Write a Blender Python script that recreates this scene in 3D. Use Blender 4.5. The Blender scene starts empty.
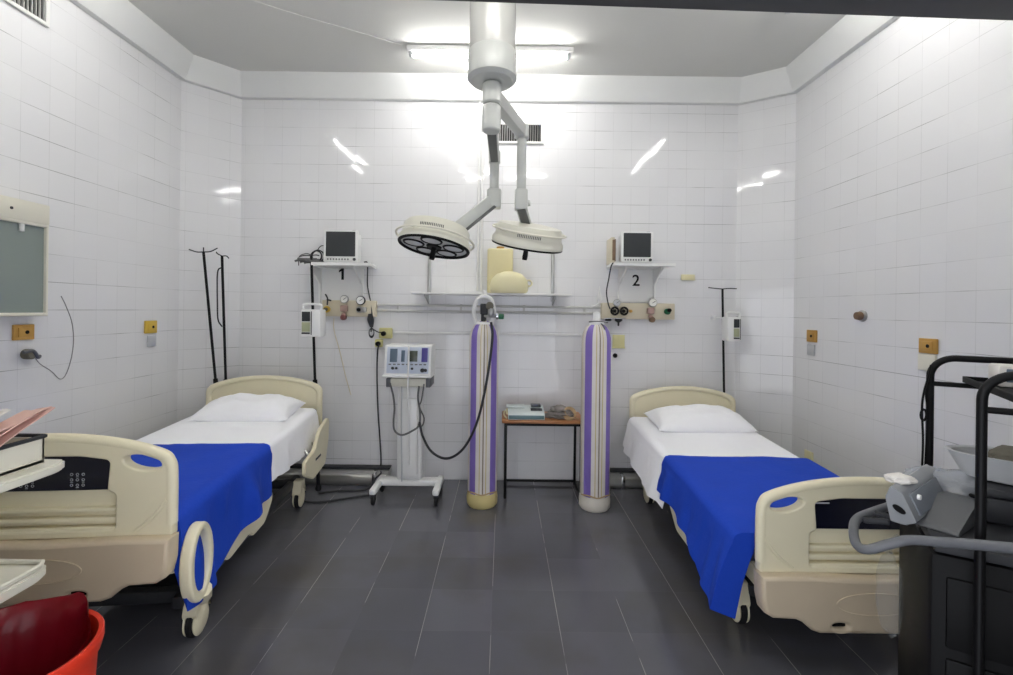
import bpy, bmesh, math, random
from mathutils import Vector, Matrix, noise
R = math.radians
random.seed(7)
SC = bpy.context.scene
COL = SC.collection
H = 1.60          # eye height
F = 467.0         # focal length in pixels of the 1013 px wide frame
ROLL = R(0.72)
VX, VY = 503.0, 310.0

def at(px, py, d):
    """world point seen at pixel (px,py) at depth d"""
    u, v = px - VX, py - VY
    c, s = math.cos(ROLL), math.sin(ROLL)
    return Vector(((u*c + v*s)*d/F, d, H - (-u*s + v*c)*d/F))

# ------------------------------------------------------------------ materials
def lin(c):
    c = c/255.0
    return c/12.92 if c <= 0.04045 else ((c+0.055)/1.055)**2.4
def rgb(r, g, b): return (lin(r), lin(g), lin(b), 1.0)

def mat(name, col, rough=0.5, metal=0.0, coat=0.0, var=0.06, nscale=6.0, bump=0.0, bscale=60.0,
        emit=None, estr=0.0, alpha=None, trans=0.0, spec=0.5, sheen=0.0, coat_rough=0.08):
    m = bpy.data.materials.new(name); m.use_nodes = True
    nt = m.node_tree; b = nt.nodes['Principled BSDF']
    tc = nt.nodes.new('ShaderNodeTexCoord')
    nz = nt.nodes.new('ShaderNodeTexNoise'); nz.inputs['Scale'].default_value = nscale
    nz.inputs['Detail'].default_value = 4
    nt.links.new(tc.outputs['Object'], nz.inputs['Vector'])
    mx = nt.nodes.new('ShaderNodeMix'); mx.data_type = 'RGBA'
    mx.inputs[6].default_value = tuple(c*(1-var) for c in col[:3]) + (1,)
    mx.inputs[7].default_value = tuple(min(1, c*(1+var)) for c in col[:3]) + (1,)
    nt.links.new(nz.outputs['Fac'], mx.inputs[0])
    nt.links.new(mx.outputs[2], b.inputs['Base Color'])
    b.inputs['Roughness'].default_value = rough
    b.inputs['Metallic'].default_value = metal
    b.inputs['Coat Weight'].default_value = coat
    b.inputs['Coat Roughness'].default_value = coat_rough
    b.inputs['Specular IOR Level'].default_value = spec
    b.inputs['Transmission Weight'].default_value = trans
    b.inputs['Sheen Weight'].default_value = sheen
    if alpha is not None: b.inputs['Alpha'].default_value = alpha
    if bump:
        n2 = nt.nodes.new('ShaderNodeTexNoise'); n2.inputs['Scale'].default_value = bscale
        nt.links.new(tc.outputs['Object'], n2.inputs['Vector'])
        bp = nt.nodes.new('ShaderNodeBump'); bp.inputs['Strength'].default_value = bump
        bp.inputs['Distance'].default_value = 0.01
        nt.links.new(n2.outputs['Fac'], bp.inputs['Height'])
        nt.links.new(bp.outputs['Normal'], b.inputs['Normal'])
    if emit:
        b.inputs['Emission Color'].default_value = emit
        b.inputs['Emission Strength'].default_value = estr
    return m

def tile_mat(name, size, tile_col, grout_col, rough, mortar, tilt, axes=(0, 2), var=0.03, coat=0.0, off=(0, 0), stain=None, grout_patch=0.5, spec=0.5, joints=(1, 1)):
    """glazed tiles laid in a square grid on the object's own axes, every tile set a little out of true"""
    m = bpy.data.materials.new(name); m.use_nodes = True
    nt = m.node_tree; N = nt.nodes.new; LK = nt.links.new
    b = nt.nodes['Principled BSDF']
    tc = N('ShaderNodeTexCoord'); sp = N('ShaderNodeSeparateXYZ'); LK(tc.outputs['Object'], sp.inputs[0])
    cb = N('ShaderNodeCombineXYZ')
    for k in (0, 1):
        ad = N('ShaderNodeMath'); ad.operation = 'ADD'; ad.inputs[1].default_value = off[k]
        LK(sp.outputs[axes[k]], ad.inputs[0]); LK(ad.outputs[0], cb.inputs[k])
    br = N('ShaderNodeTexBrick'); br.offset = 0.0; br.squash = 1.0
    br.inputs['Scale'].default_value = 1.0; br.inputs['Mortar Size'].default_value = mortar
    br.inputs['Mortar Smooth'].default_value = 0.3
    br.inputs['Brick Width'].default_value = size; br.inputs['Row Height'].default_value = size
    LK(cb.outputs[0], br.inputs['Vector'])
    dv = N('ShaderNodeVectorMath'); dv.operation = 'DIVIDE'; dv.inputs[1].default_value = (size, size, 1); LK(cb.outputs[0], dv.inputs[0])
    fl = N('ShaderNodeVectorMath'); fl.operation = 'FLOOR'; LK(dv.outputs[0], fl.inputs[0])
    wn = N('ShaderNodeTexWhiteNoise'); wn.noise_dimensions = '3D'; LK(fl.outputs[0], wn.inputs['Vector'])
    # tile colour, a little different from tile to tile
    mx = N('ShaderNodeMix'); mx.data_type = 'RGBA'
    mx.inputs[6].default_value = tuple(c*(1-var) for c in tile_col[:3]) + (1,)
    mx.inputs[7].default_value = tuple(min(1, c*(1+var)) for c in tile_col[:3]) + (1,)
    LK(wn.outputs['Value'], mx.inputs[0])
    last = mx.outputs[2]
    if stain:
        ns = N('ShaderNodeTexNoise'); ns.inputs['Scale'].default_value = 1.3; ns.inputs['Detail'].default_value = 6
        LK(tc.outputs['Object'], ns.inputs['Vector'])
        rp = N('ShaderNodeValToRGB'); rp.color_ramp.elements[0].position = 0.48; rp.color_ramp.elements[1].position = 0.75
        LK(ns.outputs['Fac'], rp.inputs[0])
        ms = N('ShaderNodeMix'); ms.data_type = 'RGBA'; ms.inputs[7].default_value = stain
        LK(rp.outputs[0], ms.inputs[0]); LK(last, ms.inputs[6]); last = ms.outputs[2]
    # grout, cleaner in some places than in others
    gn = N('ShaderNodeTexNoise'); gn.inputs['Scale'].default_value = 2.2; gn.inputs['Detail'].default_value = 3
    LK(tc.outputs['Object'], gn.inputs['Vector'])
    gr = N('ShaderNodeMapRange'); gr.inputs['From Min'].default_value = 0.42; gr.inputs['From Max'].default_value = 0.62
    gr.inputs['To Min'].default_value = 1 - grout_patch; gr.inputs['To Max'].default_value = 1.0
    LK(gn.outputs['Fac'], gr.inputs['Value'])
    js = N('ShaderNodeSeparateXYZ'); LK(dv.outputs[0], js.inputs[0]); jo = []
    for k, st in ((0, joints[0]), (1, joints[1])):
        f1 = N('ShaderNodeMath'); f1.operation = 'FRACT'; LK(js.outputs[k], f1.inputs[0])
        f2 = N('ShaderNodeMath'); f2.operation = 'SUBTRACT'; f2.inputs[1].default_value = .5; LK(f1.outputs[0], f2.inputs[0])
        f3 = N('ShaderNodeMath'); f3.operation = 'ABSOLUTE'; LK(f2.outputs[0], f3.inputs[0])
        f4 = N('ShaderNodeMath'); f4.operation = 'GREATER_THAN'; f4.inputs[1].default_value = .5 - mortar/(1.6*size); LK(f3.outputs[0], f4.inputs[0])
        f5 = N('ShaderNodeMath'); f5.operation = 'MULTIPLY'; f5.inputs[1].default_value = st; LK(f4.outputs[0], f5.inputs[0]); jo.append(f5)
    jm = N('ShaderNodeMath'); jm.operation = 'MAXIMUM'; LK(jo[0].outputs[0], jm.inputs[0]); LK(jo[1].outputs[0], jm.inputs[1])
    gm = N('ShaderNodeMath'); gm.operation = 'MULTIPLY'; LK(jm.outputs[0], gm.inputs[0]); LK(gr.outputs[0], gm.inputs[1])
    mg = N('ShaderNodeMix'); mg.data_type = 'RGBA'; mg.inputs[7].default_value = grout_col
    LK(gm.outputs[0], mg.inputs[0]); LK(last, mg.inputs[6]); LK(mg.outputs[2], b.inputs['Base Color'])
    rr = N('ShaderNodeMix'); rr.data_type = 'FLOAT'; rr.inputs[2].default_value = rough; rr.inputs[3].default_value = 0.8
    LK(gm.outputs[0], rr.inputs[0]); LK(rr.outputs[0], b.inputs['Roughness'])
    geo = N('ShaderNodeNewGeometry')
    sb = N('ShaderNodeVectorMath'); sb.operation = 'SUBTRACT'; sb.inputs[1].default_value = (.5, .5, .5); LK(wn.outputs['Color'], sb.inputs[0])
    sc = N('ShaderNodeVectorMath'); sc.operation = 'SCALE'; sc.inputs['Scale'].default_value = tilt; LK(sb.outputs[0], sc.inputs[0])
    an = N('ShaderNodeVectorMath'); an.operation = 'ADD'; LK(geo.outputs['Normal'], an.inputs[0]); LK(sc.outputs[0], an.inputs[1])
    nn = N('ShaderNodeVectorMath'); nn.operation = 'NORMALIZE'; LK(an.outputs[0], nn.inputs[0])
    iv = N('ShaderNodeMath'); iv.operation = 'SUBTRACT'; iv.inputs[0].default_value = 1.0; LK(gm.outputs[0], iv.inputs[1])
    wv = N('ShaderNodeTexNoise'); wv.inputs['Scale'].default_value = 5.0; LK(tc.outputs['Object'], wv.inputs['Vector'])
    wm = N('ShaderNodeMath'); wm.operation = 'MULTIPLY_ADD'; wm.inputs[1].default_value = 0.4; LK(wv.outputs['Fac'], wm.inputs[0]); LK(iv.outputs[0], wm.inputs[2])
    bp = N('ShaderNodeBump'); bp.inputs['Strength'].default_value = 0.07; bp.inputs['Distance'].default_value = 0.004
    LK(wm.outputs[0], bp.inputs['Height']); LK(nn.outputs[0], bp.inputs['Normal']); LK(bp.outputs['Normal'], b.inputs['Normal'])
    b.inputs['Coat Weight'].default_value = coat
    b.inputs['Specular IOR Level'].default_value = spec
    return m

def stripe_mat(name, white, stripe, line):
    """vertical stripes round a cylinder's own axis"""
    m = bpy.data.materials.new(name); m.use_nodes = True
    nt = m.node_tree; N = nt.nodes.new; LK = nt.links.new
    b = nt.nodes['Principled BSDF']
    tc = N('ShaderNodeTexCoord'); sp = N('ShaderNodeSeparateXYZ'); LK(tc.outputs['Object'], sp.inputs[0])
    a = N('ShaderNodeMath'); a.operation = 'ARCTAN2'; LK(sp.outputs[0], a.inputs[0]); LK(sp.outputs[1], a.inputs[1])
    k = N('ShaderNodeMath'); k.operation = 'MULTIPLY_ADD'; k.inputs[1].default_value = 4/(2*math.pi); k.inputs[2].default_value = 10.04
    LK(a.outputs[0], k.inputs[0])
    fr = N('ShaderNodeMath'); fr.operation = 'FRACT'; LK(k.outputs[0], fr.inputs[0])
    rp = N('ShaderNodeValToRGB'); cr = rp.color_ramp; cr.interpolation = 'CONSTANT'
    cr.elements[0].position = 0.0; cr.elements[0].color = line
    cr.elements[1].position = 0.03; cr.elements[1].color = white
    for p, c in ((0.13, rgb(196, 178, 130)), (0.17, white), (0.33, stripe), (0.68, white), (0.85, rgb(196, 178, 130)), (0.89, white), (0.975, line)):
        e = cr.elements.new(p); e.color = c
    LK(fr.outputs[0], rp.inputs[0])
    nz = N('ShaderNodeTexNoise'); nz.inputs['Scale'].default_value = 5; LK(tc.outputs['Object'], nz.inputs['Vector'])
    mr = N('ShaderNodeMapRange'); mr.inputs['To Min'].default_value = 0.82; mr.inputs['To Max'].default_value = 1.08; LK(nz.outputs['Fac'], mr.inputs['Value'])
    ml = N('ShaderNodeMix'); ml.data_type = 'RGBA'; ml.blend_type = 'MULTIPLY'; ml.inputs[0].default_value = 1
    LK(rp.outputs[0], ml.inputs[6]); LK(mr.outputs[0], ml.inputs[7]); LK(ml.outputs[2], b.inputs['Base Color'])
    b.inputs['Roughness'].default_value = 0.42
    b.inputs['Specular IOR Level'].default_value = 0.4
    return m

def wood_mat(name, c1, c2):
    m = bpy.data.materials.new(name); m.use_nodes = True
    nt = m.node_tree; N = nt.nodes.new; LK = nt.links.new
    b = nt.nodes['Principled BSDF']
    tc = N('ShaderNodeTexCoord'); mp = N('ShaderNodeMapping'); mp.inputs['Scale'].default_value = (2, 26, 26); LK(tc.outputs['Object'], mp.inputs[0])
    nz = N('ShaderNodeTexNoise'); nz.inputs['Scale'].default_value = 2.0; nz.inputs['Detail'].default_value = 6; LK(mp.outputs[0], nz.inputs['Vector'])
    rp = N('ShaderNodeValToRGB'); rp.color_ramp.elements[0].color = c1; rp.color_ramp.elements[1].color = c2
    rp.color_ramp.elements[0].position = .35; rp.color_ramp.elements[1].position = .65
    LK(nz.outputs['Fac'], rp.inputs[0]); LK(rp.outputs[0], b.inputs['Base Color'])
    b.inputs['Roughness'].default_value = 0.4
    return m

M = {}
M['tile'] = tile_mat('wall_tile', 0.173, rgb(226, 226, 227), rgb(150, 150, 149), 0.06, 0.0028, 0.022, off=(20.03, 20.06), var=0.010, grout_patch=0.85, joints=(.35, 1.0))
M['floor'] = tile_mat('floor_tile', 0.345, rgb(90, 90, 96), rgb(150, 148, 144), 0.15, 0.0026, 0.008, axes=(0, 1), off=(20.05, 20.1), var=0.10, stain=rgb(80, 77, 74), grout_patch=0.97, spec=0.5, joints=(.8, .12))
M['ceil'] = mat('ceiling_paint', rgb(208, 208, 204), 0.9, var=0.03, nscale=1.5, bump=0.05)
M['cove'] = mat('cove_paint', rgb(226, 227, 225), 0.6, var=0.02, bump=0.04, bscale=20)
M['darkframe'] = mat('door_frame_paint', rgb(34, 34, 36), 0.5)
M['beige'] = mat('bed_plastic', rgb(228, 220, 190), 0.38, var=0.04, bump=0.02, bscale=200)
M['beige2'] = mat('bed_plastic_worn', rgb(202, 186, 160), 0.42, var=0.06)
M['navy'] = mat('navy_panel', rgb(18, 20, 36), 0.2)
M['black'] = mat('black_plastic', rgb(12, 12, 13), 0.55, spec=0.18)
M['blackm'] = mat('black_metal', rgb(9, 9, 11), 0.45, spec=0.22)
M['rubber'] = mat('dark_rubber', rgb(30, 30, 32), 0.7, spec=0.25)
M['white'] = mat('white_enamel', rgb(232, 232, 230), 0.3, var=0.02)
M['offwhite'] = mat('cream_enamel', rgb(222, 219, 204), 0.32, var=0.03)
M['lampgrey'] = mat('lamp_grey_enamel', rgb(192, 194, 190), 0.3, var=0.02)
M['lampcream'] = mat('lamp_cream_enamel', rgb(212, 210, 196), 0.33, var=0.04)
M['armunder'] = mat('arm_cover_grey', rgb(92, 94, 92), 0.5)
M['lens'] = mat('lamp_lens', rgb(205, 207, 204), 0.12, var=0.02)
M['chrome'] = mat('chrome', rgb(205, 205, 205), 0.16, metal=1.0)
M['steel'] = mat('brushed_steel', rgb(176, 176, 174), 0.32, metal=0.9)
M['sheet'] = mat('white_sheet', rgb(247, 247, 250), 0.9, var=0.02, bump=0.15, bscale=35, sheen=0.2)
M['pillow'] = mat('white_pillowcase', rgb(248, 248, 250), 0.9, var=0.02, bump=0.2, bscale=30, sheen=0.2)
M['blue'] = mat('blue_blanket', rgb(22, 64, 178), 0.82, var=0.06, bump=0.2, bscale=45, spec=0.25)
M['mattress'] = mat('mattress_cover', rgb(52, 58, 74), 0.6)
M['screen'] = mat('dark_screen', rgb(52, 55, 57), 0.22, var=0.02)
M['monitor'] = mat('monitor_shell', rgb(225, 226, 224), 0.4, var=0.02)
M['grey'] = mat('grey_plastic', rgb(98, 100, 104), 0.42, var=0.04)
M['ltgrey'] = mat('light_grey_plastic', rgb(188, 190, 192), 0.42, var=0.04)
M['dkgrey'] = mat('dark_grey_plastic', rgb(48, 49, 52), 0.5, spec=0.3)
M['cablegrey'] = mat('grey_cable', rgb(96, 96, 96), 0.5)
M['panelbeige'] = mat('gas_panel_beige', rgb(204, 195, 172), 0.45, var=0.06)
M['yellow'] = mat('yellow_plate', rgb(212, 178, 70), 0.45, var=0.06)
M['brass'] = mat('ochre_plate', rgb(196, 152, 78), 0.4, metal=0.25)
M['paleyellow'] = mat('pale_yellow_plate', rgb(206, 200, 140), 0.5)
M['note'] = mat('yellow_note', rgb(208, 203, 152), 0.8)
M['red'] = mat('red_knob', rgb(118, 72, 72), 0.4)
M['pinkbody'] = mat('faded_red_body', rgb(168, 140, 130), 0.45)
M['green'] = mat('green_knob', rgb(18, 96, 62), 0.4)
M['gaugeface'] = mat('gauge_face', rgb(232, 232, 226), 0.35)
M['purple'] = stripe_mat('striped_sleeve', rgb(222, 217, 210), rgb(128, 108, 184), rgb(132, 120, 102))
M['bootcream'] = mat('cream_boot', rgb(206, 190, 132), 0.5, var=0.08)
M['bootwhite'] = mat('white_boot', rgb(214, 208, 196), 0.5, var=0.08)
M['wood'] = wood_mat('table_wood', rgb(150, 98, 58), rgb(186, 130, 84))
M['ecg'] = mat('recorder_shell', rgb(208, 216, 214), 0.4)
M['teal'] = mat('recorder_front', rgb(96, 124, 128), 0.35)
M['bundle'] = mat('bundle_grey', rgb(126, 120, 116), 0.7, var=0.2, nscale=30)
M['tan'] = mat('tan_cable', rgb(176, 150, 112), 0.6)
M['tanpale'] = mat('pale_tube', rgb(214, 204, 178), 0.4)
M['jug'] = mat('yellowed_plastic', rgb(216, 206, 160), 0.4, var=0.08)
M['jugpale'] = mat('cream_plastic', rgb(224, 217, 176), 0.4, var=0.06)
M['viewerglass'] = mat('viewer_panel', rgb(132, 142, 138), 0.25, var=0.03, nscale=2)
M['binred'] = mat('red_bin', rgb(206, 50, 26), 0.4, var=0.05)
M['bag'] = mat('maroon_bag', rgb(142, 16, 34), 0.28, var=0.12, bump=0.3, bscale=12)
M['paper'] = mat('paper_white', rgb(226, 222, 216), 0.8)
M['paperpink'] = mat('paper_pink', rgb(216, 178, 166), 0.8, var=0.1, nscale=10)
M['ventwhite'] = mat('vent_frame', rgb(222, 222, 218), 0.5)
M['plasticbag'] = mat('clear_plastic_bag', rgb(196, 200, 206), 0.15, bump=0.5, bscale=25, alpha=0.5)
M['clearbag'] = mat('thin_clear_bag', rgb(190, 194, 196), 0.25, bump=0.6, bscale=25, alpha=0.10)
M['midgrey'] = mat('mid_grey_plastic', rgb(82, 84, 87), 0.45)
M['columngrey'] = mat('column_enamel', rgb(192, 192, 187), 0.22, var=0.02)
M['bezelgrey'] = mat('bezel_grey', rgb(142, 145, 148), 0.45)
M['screenpale'] = mat('pale_screen', rgb(122, 127, 134), 0.25)
M['palewire'] = mat('pale_wire', rgb(150, 150, 148), 0.5)
M['violet'] = mat('violet_panel', rgb(74, 66, 140), 0.4)
M['lcd'] = mat('lcd_blue_grey', rgb(92, 108, 124), 0.25)
M['lcdgreen'] = mat('lcd_green_grey', rgb(70, 76, 66), 0.25)
M['facelilac'] = mat('pale_blue_panel', rgb(196, 204, 218), 0.4)
M['pumpwin'] = mat('pump_window', rgb(168, 172, 140), 0.3)
M['tube'] = mat('lamp_tube', rgb(250, 250, 250), 0.4, emit=(1.0, 0.985, 0.96, 1), estr=42.0)
M['tube_worn'] = mat('worn_lamp_tube', rgb(250, 250, 250), 0.4, emit=(1.0, 0.985, 0.96, 1), estr=27.0)
M['paintedpipe'] = mat('painted_pipe', rgb(200, 200, 196), 0.35)
M['brown'] = mat('brown_board', rgb(112, 88, 66), 0.6, var=0.25, nscale=20)
M['olive'] = mat('olive_cloth', rgb(112, 108, 96), 0.9, var=0.15)

# ------------------------------------------------------------------ mesh helpers
def BM(): return bmesh.new()

def box(bm, c, s, bev=0.0, rot=None, seg=2):
    t = bmesh.new()
    bmesh.ops.create_cube(t, size=1.0)
    for v in t.verts: v.co = Vector((v.co.x*s[0], v.co.y*s[1], v.co.z*s[2]))
    if bev > 0:
        bmesh.ops.bevel(t, geom=list(t.edges), offset=min(bev, min(s)*0.49), segments=seg, profile=0.5, affect='EDGES')
    mx = Matrix.Translation(Vector(c))
    if rot is not None: mx = mx @ rot.to_4x4()
    merge(bm, t, mx)

def merge(bm, t, mx=None):
    me = bpy.data.meshes.new('tmp'); t.to_mesh(me); t.free()
    if mx is not None: me.transform(mx)
    bm.from_mesh(me); bpy.data.meshes.remove(me)

def smooth_path(pts, n=6):
    pts = [Vector(p) for p in pts]
    if len(pts) < 3: return pts
    out = []
    P = [pts[0]*2 - pts[1]] + pts + [pts[-1]*2 - pts[-2]]
    for i in range(1, len(P)-2):
        for k in range(n):
            t = k/n
            a, b, c, d = P[i-1], P[i], P[i+1], P[i+2]
            out.append(0.5*((2*b) + (c-a)*t + (2*a-5*b+4*c-d)*t*t + (3*b-a-3*c+d)*t**3))
    out.append(pts[-1])
    return out

def tube(bm, pts, r, seg=10, smooth=True, n=6, cap=True):
    pts = smooth_path(pts, n) if smooth else [Vector(p) for p in pts]
    q = []
    for p in pts:
        if not q or (p-q[-1]).length > 1e-5: q.append(p)
    pts = q
    rad = r if callable(r) else (lambda t: r)
    rings = []
    t0 = (pts[1]-pts[0]).normalized()
    up = Vector((0, 0, 1)) if abs(t0.z) < 0.9 else Vector((1, 0, 0))
    nrm = (up - t0*up.dot(t0)).normalized()
    L = len(pts)
    for i, p in enumerate(pts):
        if i == 0: t = pts[1]-pts[0]
        elif i == L-1: t = pts[-1]-pts[-2]
        else: t = (pts[i+1]-pts[i]).normalized() + (pts[i]-pts[i-1]).normalized()
        if t.length < 1e-8: t = pts[i]-pts[i-1]
        t.normalize()
        nrm = (nrm - t*nrm.dot(t))
        nrm = nrm.normalized() if nrm.length > 1e-6 else t.orthogonal().normalized()
        bi = t.cross(nrm)
        rr = rad(i/(L-1))
        rings.append([bm.verts.new(p + (nrm*math.cos(2*math.pi*k/seg) + bi*math.sin(2*math.pi*k/seg))*rr) for k in range(seg)])
    for i in range(L-1):
        for k in range(seg):
            bm.faces.new((rings[i][k], rings[i][(k+1) % seg], rings[i+1][(k+1) % seg], rings[i+1][k]))
    if cap:
        bm.faces.new(list(reversed(rings[0]))); bm.faces.new(rings[-1])

def lathe(bm, prof, seg=32, mx=None):
    """profile [(r,z)] from bottom to top turned round z; r=0 ends close it"""
    t = bmesh.new(); rings = []
    for r, z in prof:
        if r < 1e-6: rings.append([t.verts.new((0, 0, z))])
        else: rings.append([t.verts.new((r*math.cos(2*math.pi*k/seg), r*math.sin(2*math.pi*k/seg), z)) for k in range(seg)])
    for a, b in zip(rings, rings[1:]):
        for k in range(seg):
            k2 = (k+1) % seg
            if len(a) == 1 and len(b) == 1: continue
            if len(a) == 1: t.faces.new((a[0], b[k2], b[k]))
            elif len(b) == 1: t.faces.new((a[k], a[k2], b[0]))
            else: t.faces.new((a[k], a[k2], b[k2], b[k]))
    bmesh.ops.recalc_face_normals(t, faces=list(t.faces))
    merge(bm, t, mx)

def cyl(bm, p0, p1, r, seg=16, bev=0.0):
    p0, p1 = Vector(p0), Vector(p1); d = p1-p0; L = d.length
    mx = Matrix.Translation(p0) @ d.to_track_quat('Z', 'Y').to_matrix().to_4x4()
    b = min(bev, r*0.5, L*0.4)
    prof = [(0, 0), (r, 0), (r, L), (0, L)] if b <= 0 else [(0, 0), (r-b, 0), (r, b), (r, L-b), (r-b, L), (0, L)]
    lathe(bm, prof, seg, mx)

def ring(bm, c, Rr, r, axis=(0, 0, 1), seg=28, s2=8, sx=1.0, sy=1.0):
    mx = Matrix.Translation(Vector(c)) @ Vector(axis).to_track_quat('Z', 'Y').to_matrix().to_4x4()
    t = bmesh.new(); rings = []
    for i in range(seg):
        a = 2*math.pi*i/seg
        rings.append([t.verts.new(((Rr + r*math.cos(2*math.pi*k/s2))*math.cos(a)*sx, (Rr + r*math.cos(2*math.pi*k/s2))*math.sin(a)*sy, r*math.sin(2*math.pi*k/s2))) for k in range(s2)])
    for i in range(seg):
        for k in range(s2):
            t.faces.new((rings[i][k], rings[(i+1) % seg][k], rings[(i+1) % seg][(k+1) % s2], rings[i][(k+1) % s2]))
    merge(bm, t, mx)

def prism(bm, poly, d0, d1, plane='xz', mx=None):
    """extrude polygon; plane xz -> along y, yz -> along x, xy -> along z"""
    t = bmesh.new()
    def mk(p, d):
        return {'xz': (p[0], d, p[1]), 'yz': (d, p[0], p[1]), 'xy': (p[0], p[1], d)}[plane]
    a = [t.verts.new(mk(p, d0)) for p in poly]; b = [t.verts.new(mk(p, d1)) for p in poly]
    t.faces.new(a); t.faces.new(list(reversed(b)))
    n = len(poly)
    for i in range(n): t.faces.new((a[i], b[i], b[(i+1) % n], a[(i+1) % n]))
    bmesh.ops.recalc_face_normals(t, faces=list(t.faces))
    merge(bm, t, mx)

def roundpoly(pts, r, n=5):
    out = []; L = len(pts)
    for i in range(L):
        p = Vector(pts[i]).to_2d(); a = Vector(pts[i-1]).to_2d(); b = Vector(pts[(i+1) % L]).to_2d()
        da, db = (a-p), (b-p)
        rr = min(r, da.length*0.45, db.length*0.45)
        p0, p1 = p + da.normalized()*rr, p + db.normalized()*rr
        for k in range(n+1):
            t = k/n
            q = p0*(1-t)**2 + p*2*t*(1-t) + p1*t*t
            out.append((q.x, q.y))
    return out

def ellipse(cx, cy, rx, ry, n=28, rot=0.0):
    return [(cx + rx*math.cos(2*math.pi*k/n)*math.cos(rot) - ry*math.sin(2*math.pi*k/n)*math.sin(rot),
             cy + rx*math.cos(2*math.pi*k/n)*math.sin(rot) + ry*math.sin(2*math.pi*k/n)*math.cos(rot)) for k in range(n)]

def plate(bm, polys, y, thick, bev=0.006, mx=None):
    """flat panel with holes: outlines in x,z, centred on plane y, rounded rims"""
    cu = bpy.data.curves.new('tmp', 'CURVE'); cu.dimensions = '2D'; cu.fill_mode = 'BOTH'
    bev = min(bev, thick*0.45)
    cu.extrude = thick/2 - bev; cu.bevel_depth = bev; cu.bevel_resolution = 2; cu.offset = -bev
    for poly in polys:
        s = cu.splines.new('POLY'); s.points.add(len(poly)-1); s.use_cyclic_u = True
        for p, q in zip(s.points, poly): p.co = (q[0], q[1], 0, 1)
    o = bpy.data.objects.new('tmp', cu); COL.objects.link(o)
    me = bpy.data.meshes.new_from_object(o.evaluated_get(bpy.context.evaluated_depsgraph_get()))
    bpy.data.objects.remove(o); bpy.data.curves.remove(cu)
    m0 = Matrix.Translation((0, y, 0)) @ Matrix.Rotation(R(90), 4, 'X')
    me.transform(m0 if mx is None else mx @ m0)
    bm.from_mesh(me); bpy.data.meshes.remove(me)

def textmesh(bm, s, size, mx, depth=0.0015):
    cu = bpy.data.curves.new('tmp', 'FONT'); cu.body = s; cu.size = size; cu.extrude = depth; cu.offset = size*0.012
    cu.align_x = 'CENTER'; cu.align_y = 'CENTER'
    o = bpy.data.objects.new('tmp', cu); COL.objects.link(o)
    me = bpy.data.meshes.new_from_object(o.evaluated_get(bpy.context.evaluated_depsgraph_get()))
    bpy.data.objects.remove(o); bpy.data.curves.remove(cu)
    me.transform(mx); bm.from_mesh(me); bpy.data.meshes.remove(me)

MATX = {}
def obj(name, bm, m, parent=None, world=False, sharp=38, recalc=False):
    if recalc: bmesh.ops.recalc_face_normals(bm, faces=list(bm.faces))
    me = bpy.data.meshes.new(name); bm.to_mesh(me); bm.free()
    for p in me.polygons: p.use_smooth = True
    me.set_sharp_from_angle(angle=R(sharp))
    me.materials.append(M[m] if isinstance(m, str) else m)
    o = bpy.data.objects.new(name, me); COL.objects.link(o)
    if parent is not None:
        if world:
            p = parent
            while p.name not in MATX: p = p.parent
            me.transform(MATX[p.name].inverted())
        o.parent = parent
    return o

def thing(name, label, cat, loc=(0, 0, 0), rz=0.0, group=None, mx=None):
    o = bpy.data.objects.new(name, None); COL.objects.link(o)
    o.empty_display_size = 0.1
    m = mx if mx is not None else Matrix.Translation(Vector(loc)) @ Matrix.Rotation(rz, 4, 'Z')
    o.matrix_basis = m; MATX[o.name] = m.copy()
    o['label'] = label; o['category'] = cat
    if group: o['group'] = group
    return o

def tag(o, label, cat, group=None):
    o['label'] = label; o['category'] = cat
    if group: o['group'] = group
    return o

def recentre(o, loc):
    """move a one-mesh thing's origin to loc (mesh was given in world coordinates)"""
    loc = Vector(loc)
    o.data.transform(Matrix.Translation(-loc)); o.location = loc
    return o

def struct(name, bm, m, loc=(0, 0, 0), rz=0.0):
    o = obj(name, bm, m, sharp=30); o['kind'] = 'structure'
    o.location = loc; o.rotation_euler = (0, 0, rz)
    return o

# ------------------------------------------------------------------ the room
XL, XR, YB = -2.81, 2.577, 4.395
CL, CR = -2.48, 2.19            # where the splayed corners meet the back wall
YL, YR = 4.045, 4.14             # and where they meet the side walls
ZC, ZT = 3.75, 3.553            # ceiling, top of the tiles
YF = 0.42

bm = BM(); prism(bm, [(XL-.1, YF-.1), (XR+.1, YF-.1), (XR+.1, YB+.12), (XL-.1, YB+.12)], -0.08, 0.0, 'xy'); struct('floor', bm, 'floor')
bm = BM(); prism(bm, [(XL-.1, YF-.1), (XR+.1, YF-.1), (XR+.1, YB+.12), (XL-.1, YB+.12)], ZC, ZC+0.08, 'xy'); struct('ceiling', bm, 'ceil')

def wall(name, p0, p1, m='tile', t=0.1):
    p0, p1 = Vector(p0), Vector(p1); L = (p1-p0).length
    a = math.atan2(p1.y-p0.y, p1.x-p0.x)
    bm = BM(); box(bm, (L/2, t/2, (ZC)/2), (L, t, ZC))
    return struct(name, bm, m, (p0.x, p0.y, 0), a)
wall('wall_left', (XL, YF), (XL, YL))
wall('wall_back_left', (XL, YL), (CL, YB))
wall('wall_back', (CL, YB), (CR, YB))
wall('wall_back_right', (CR, YB), (XR, YR))
wall('wall_right', (XR, YR), (XR, YF))

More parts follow.
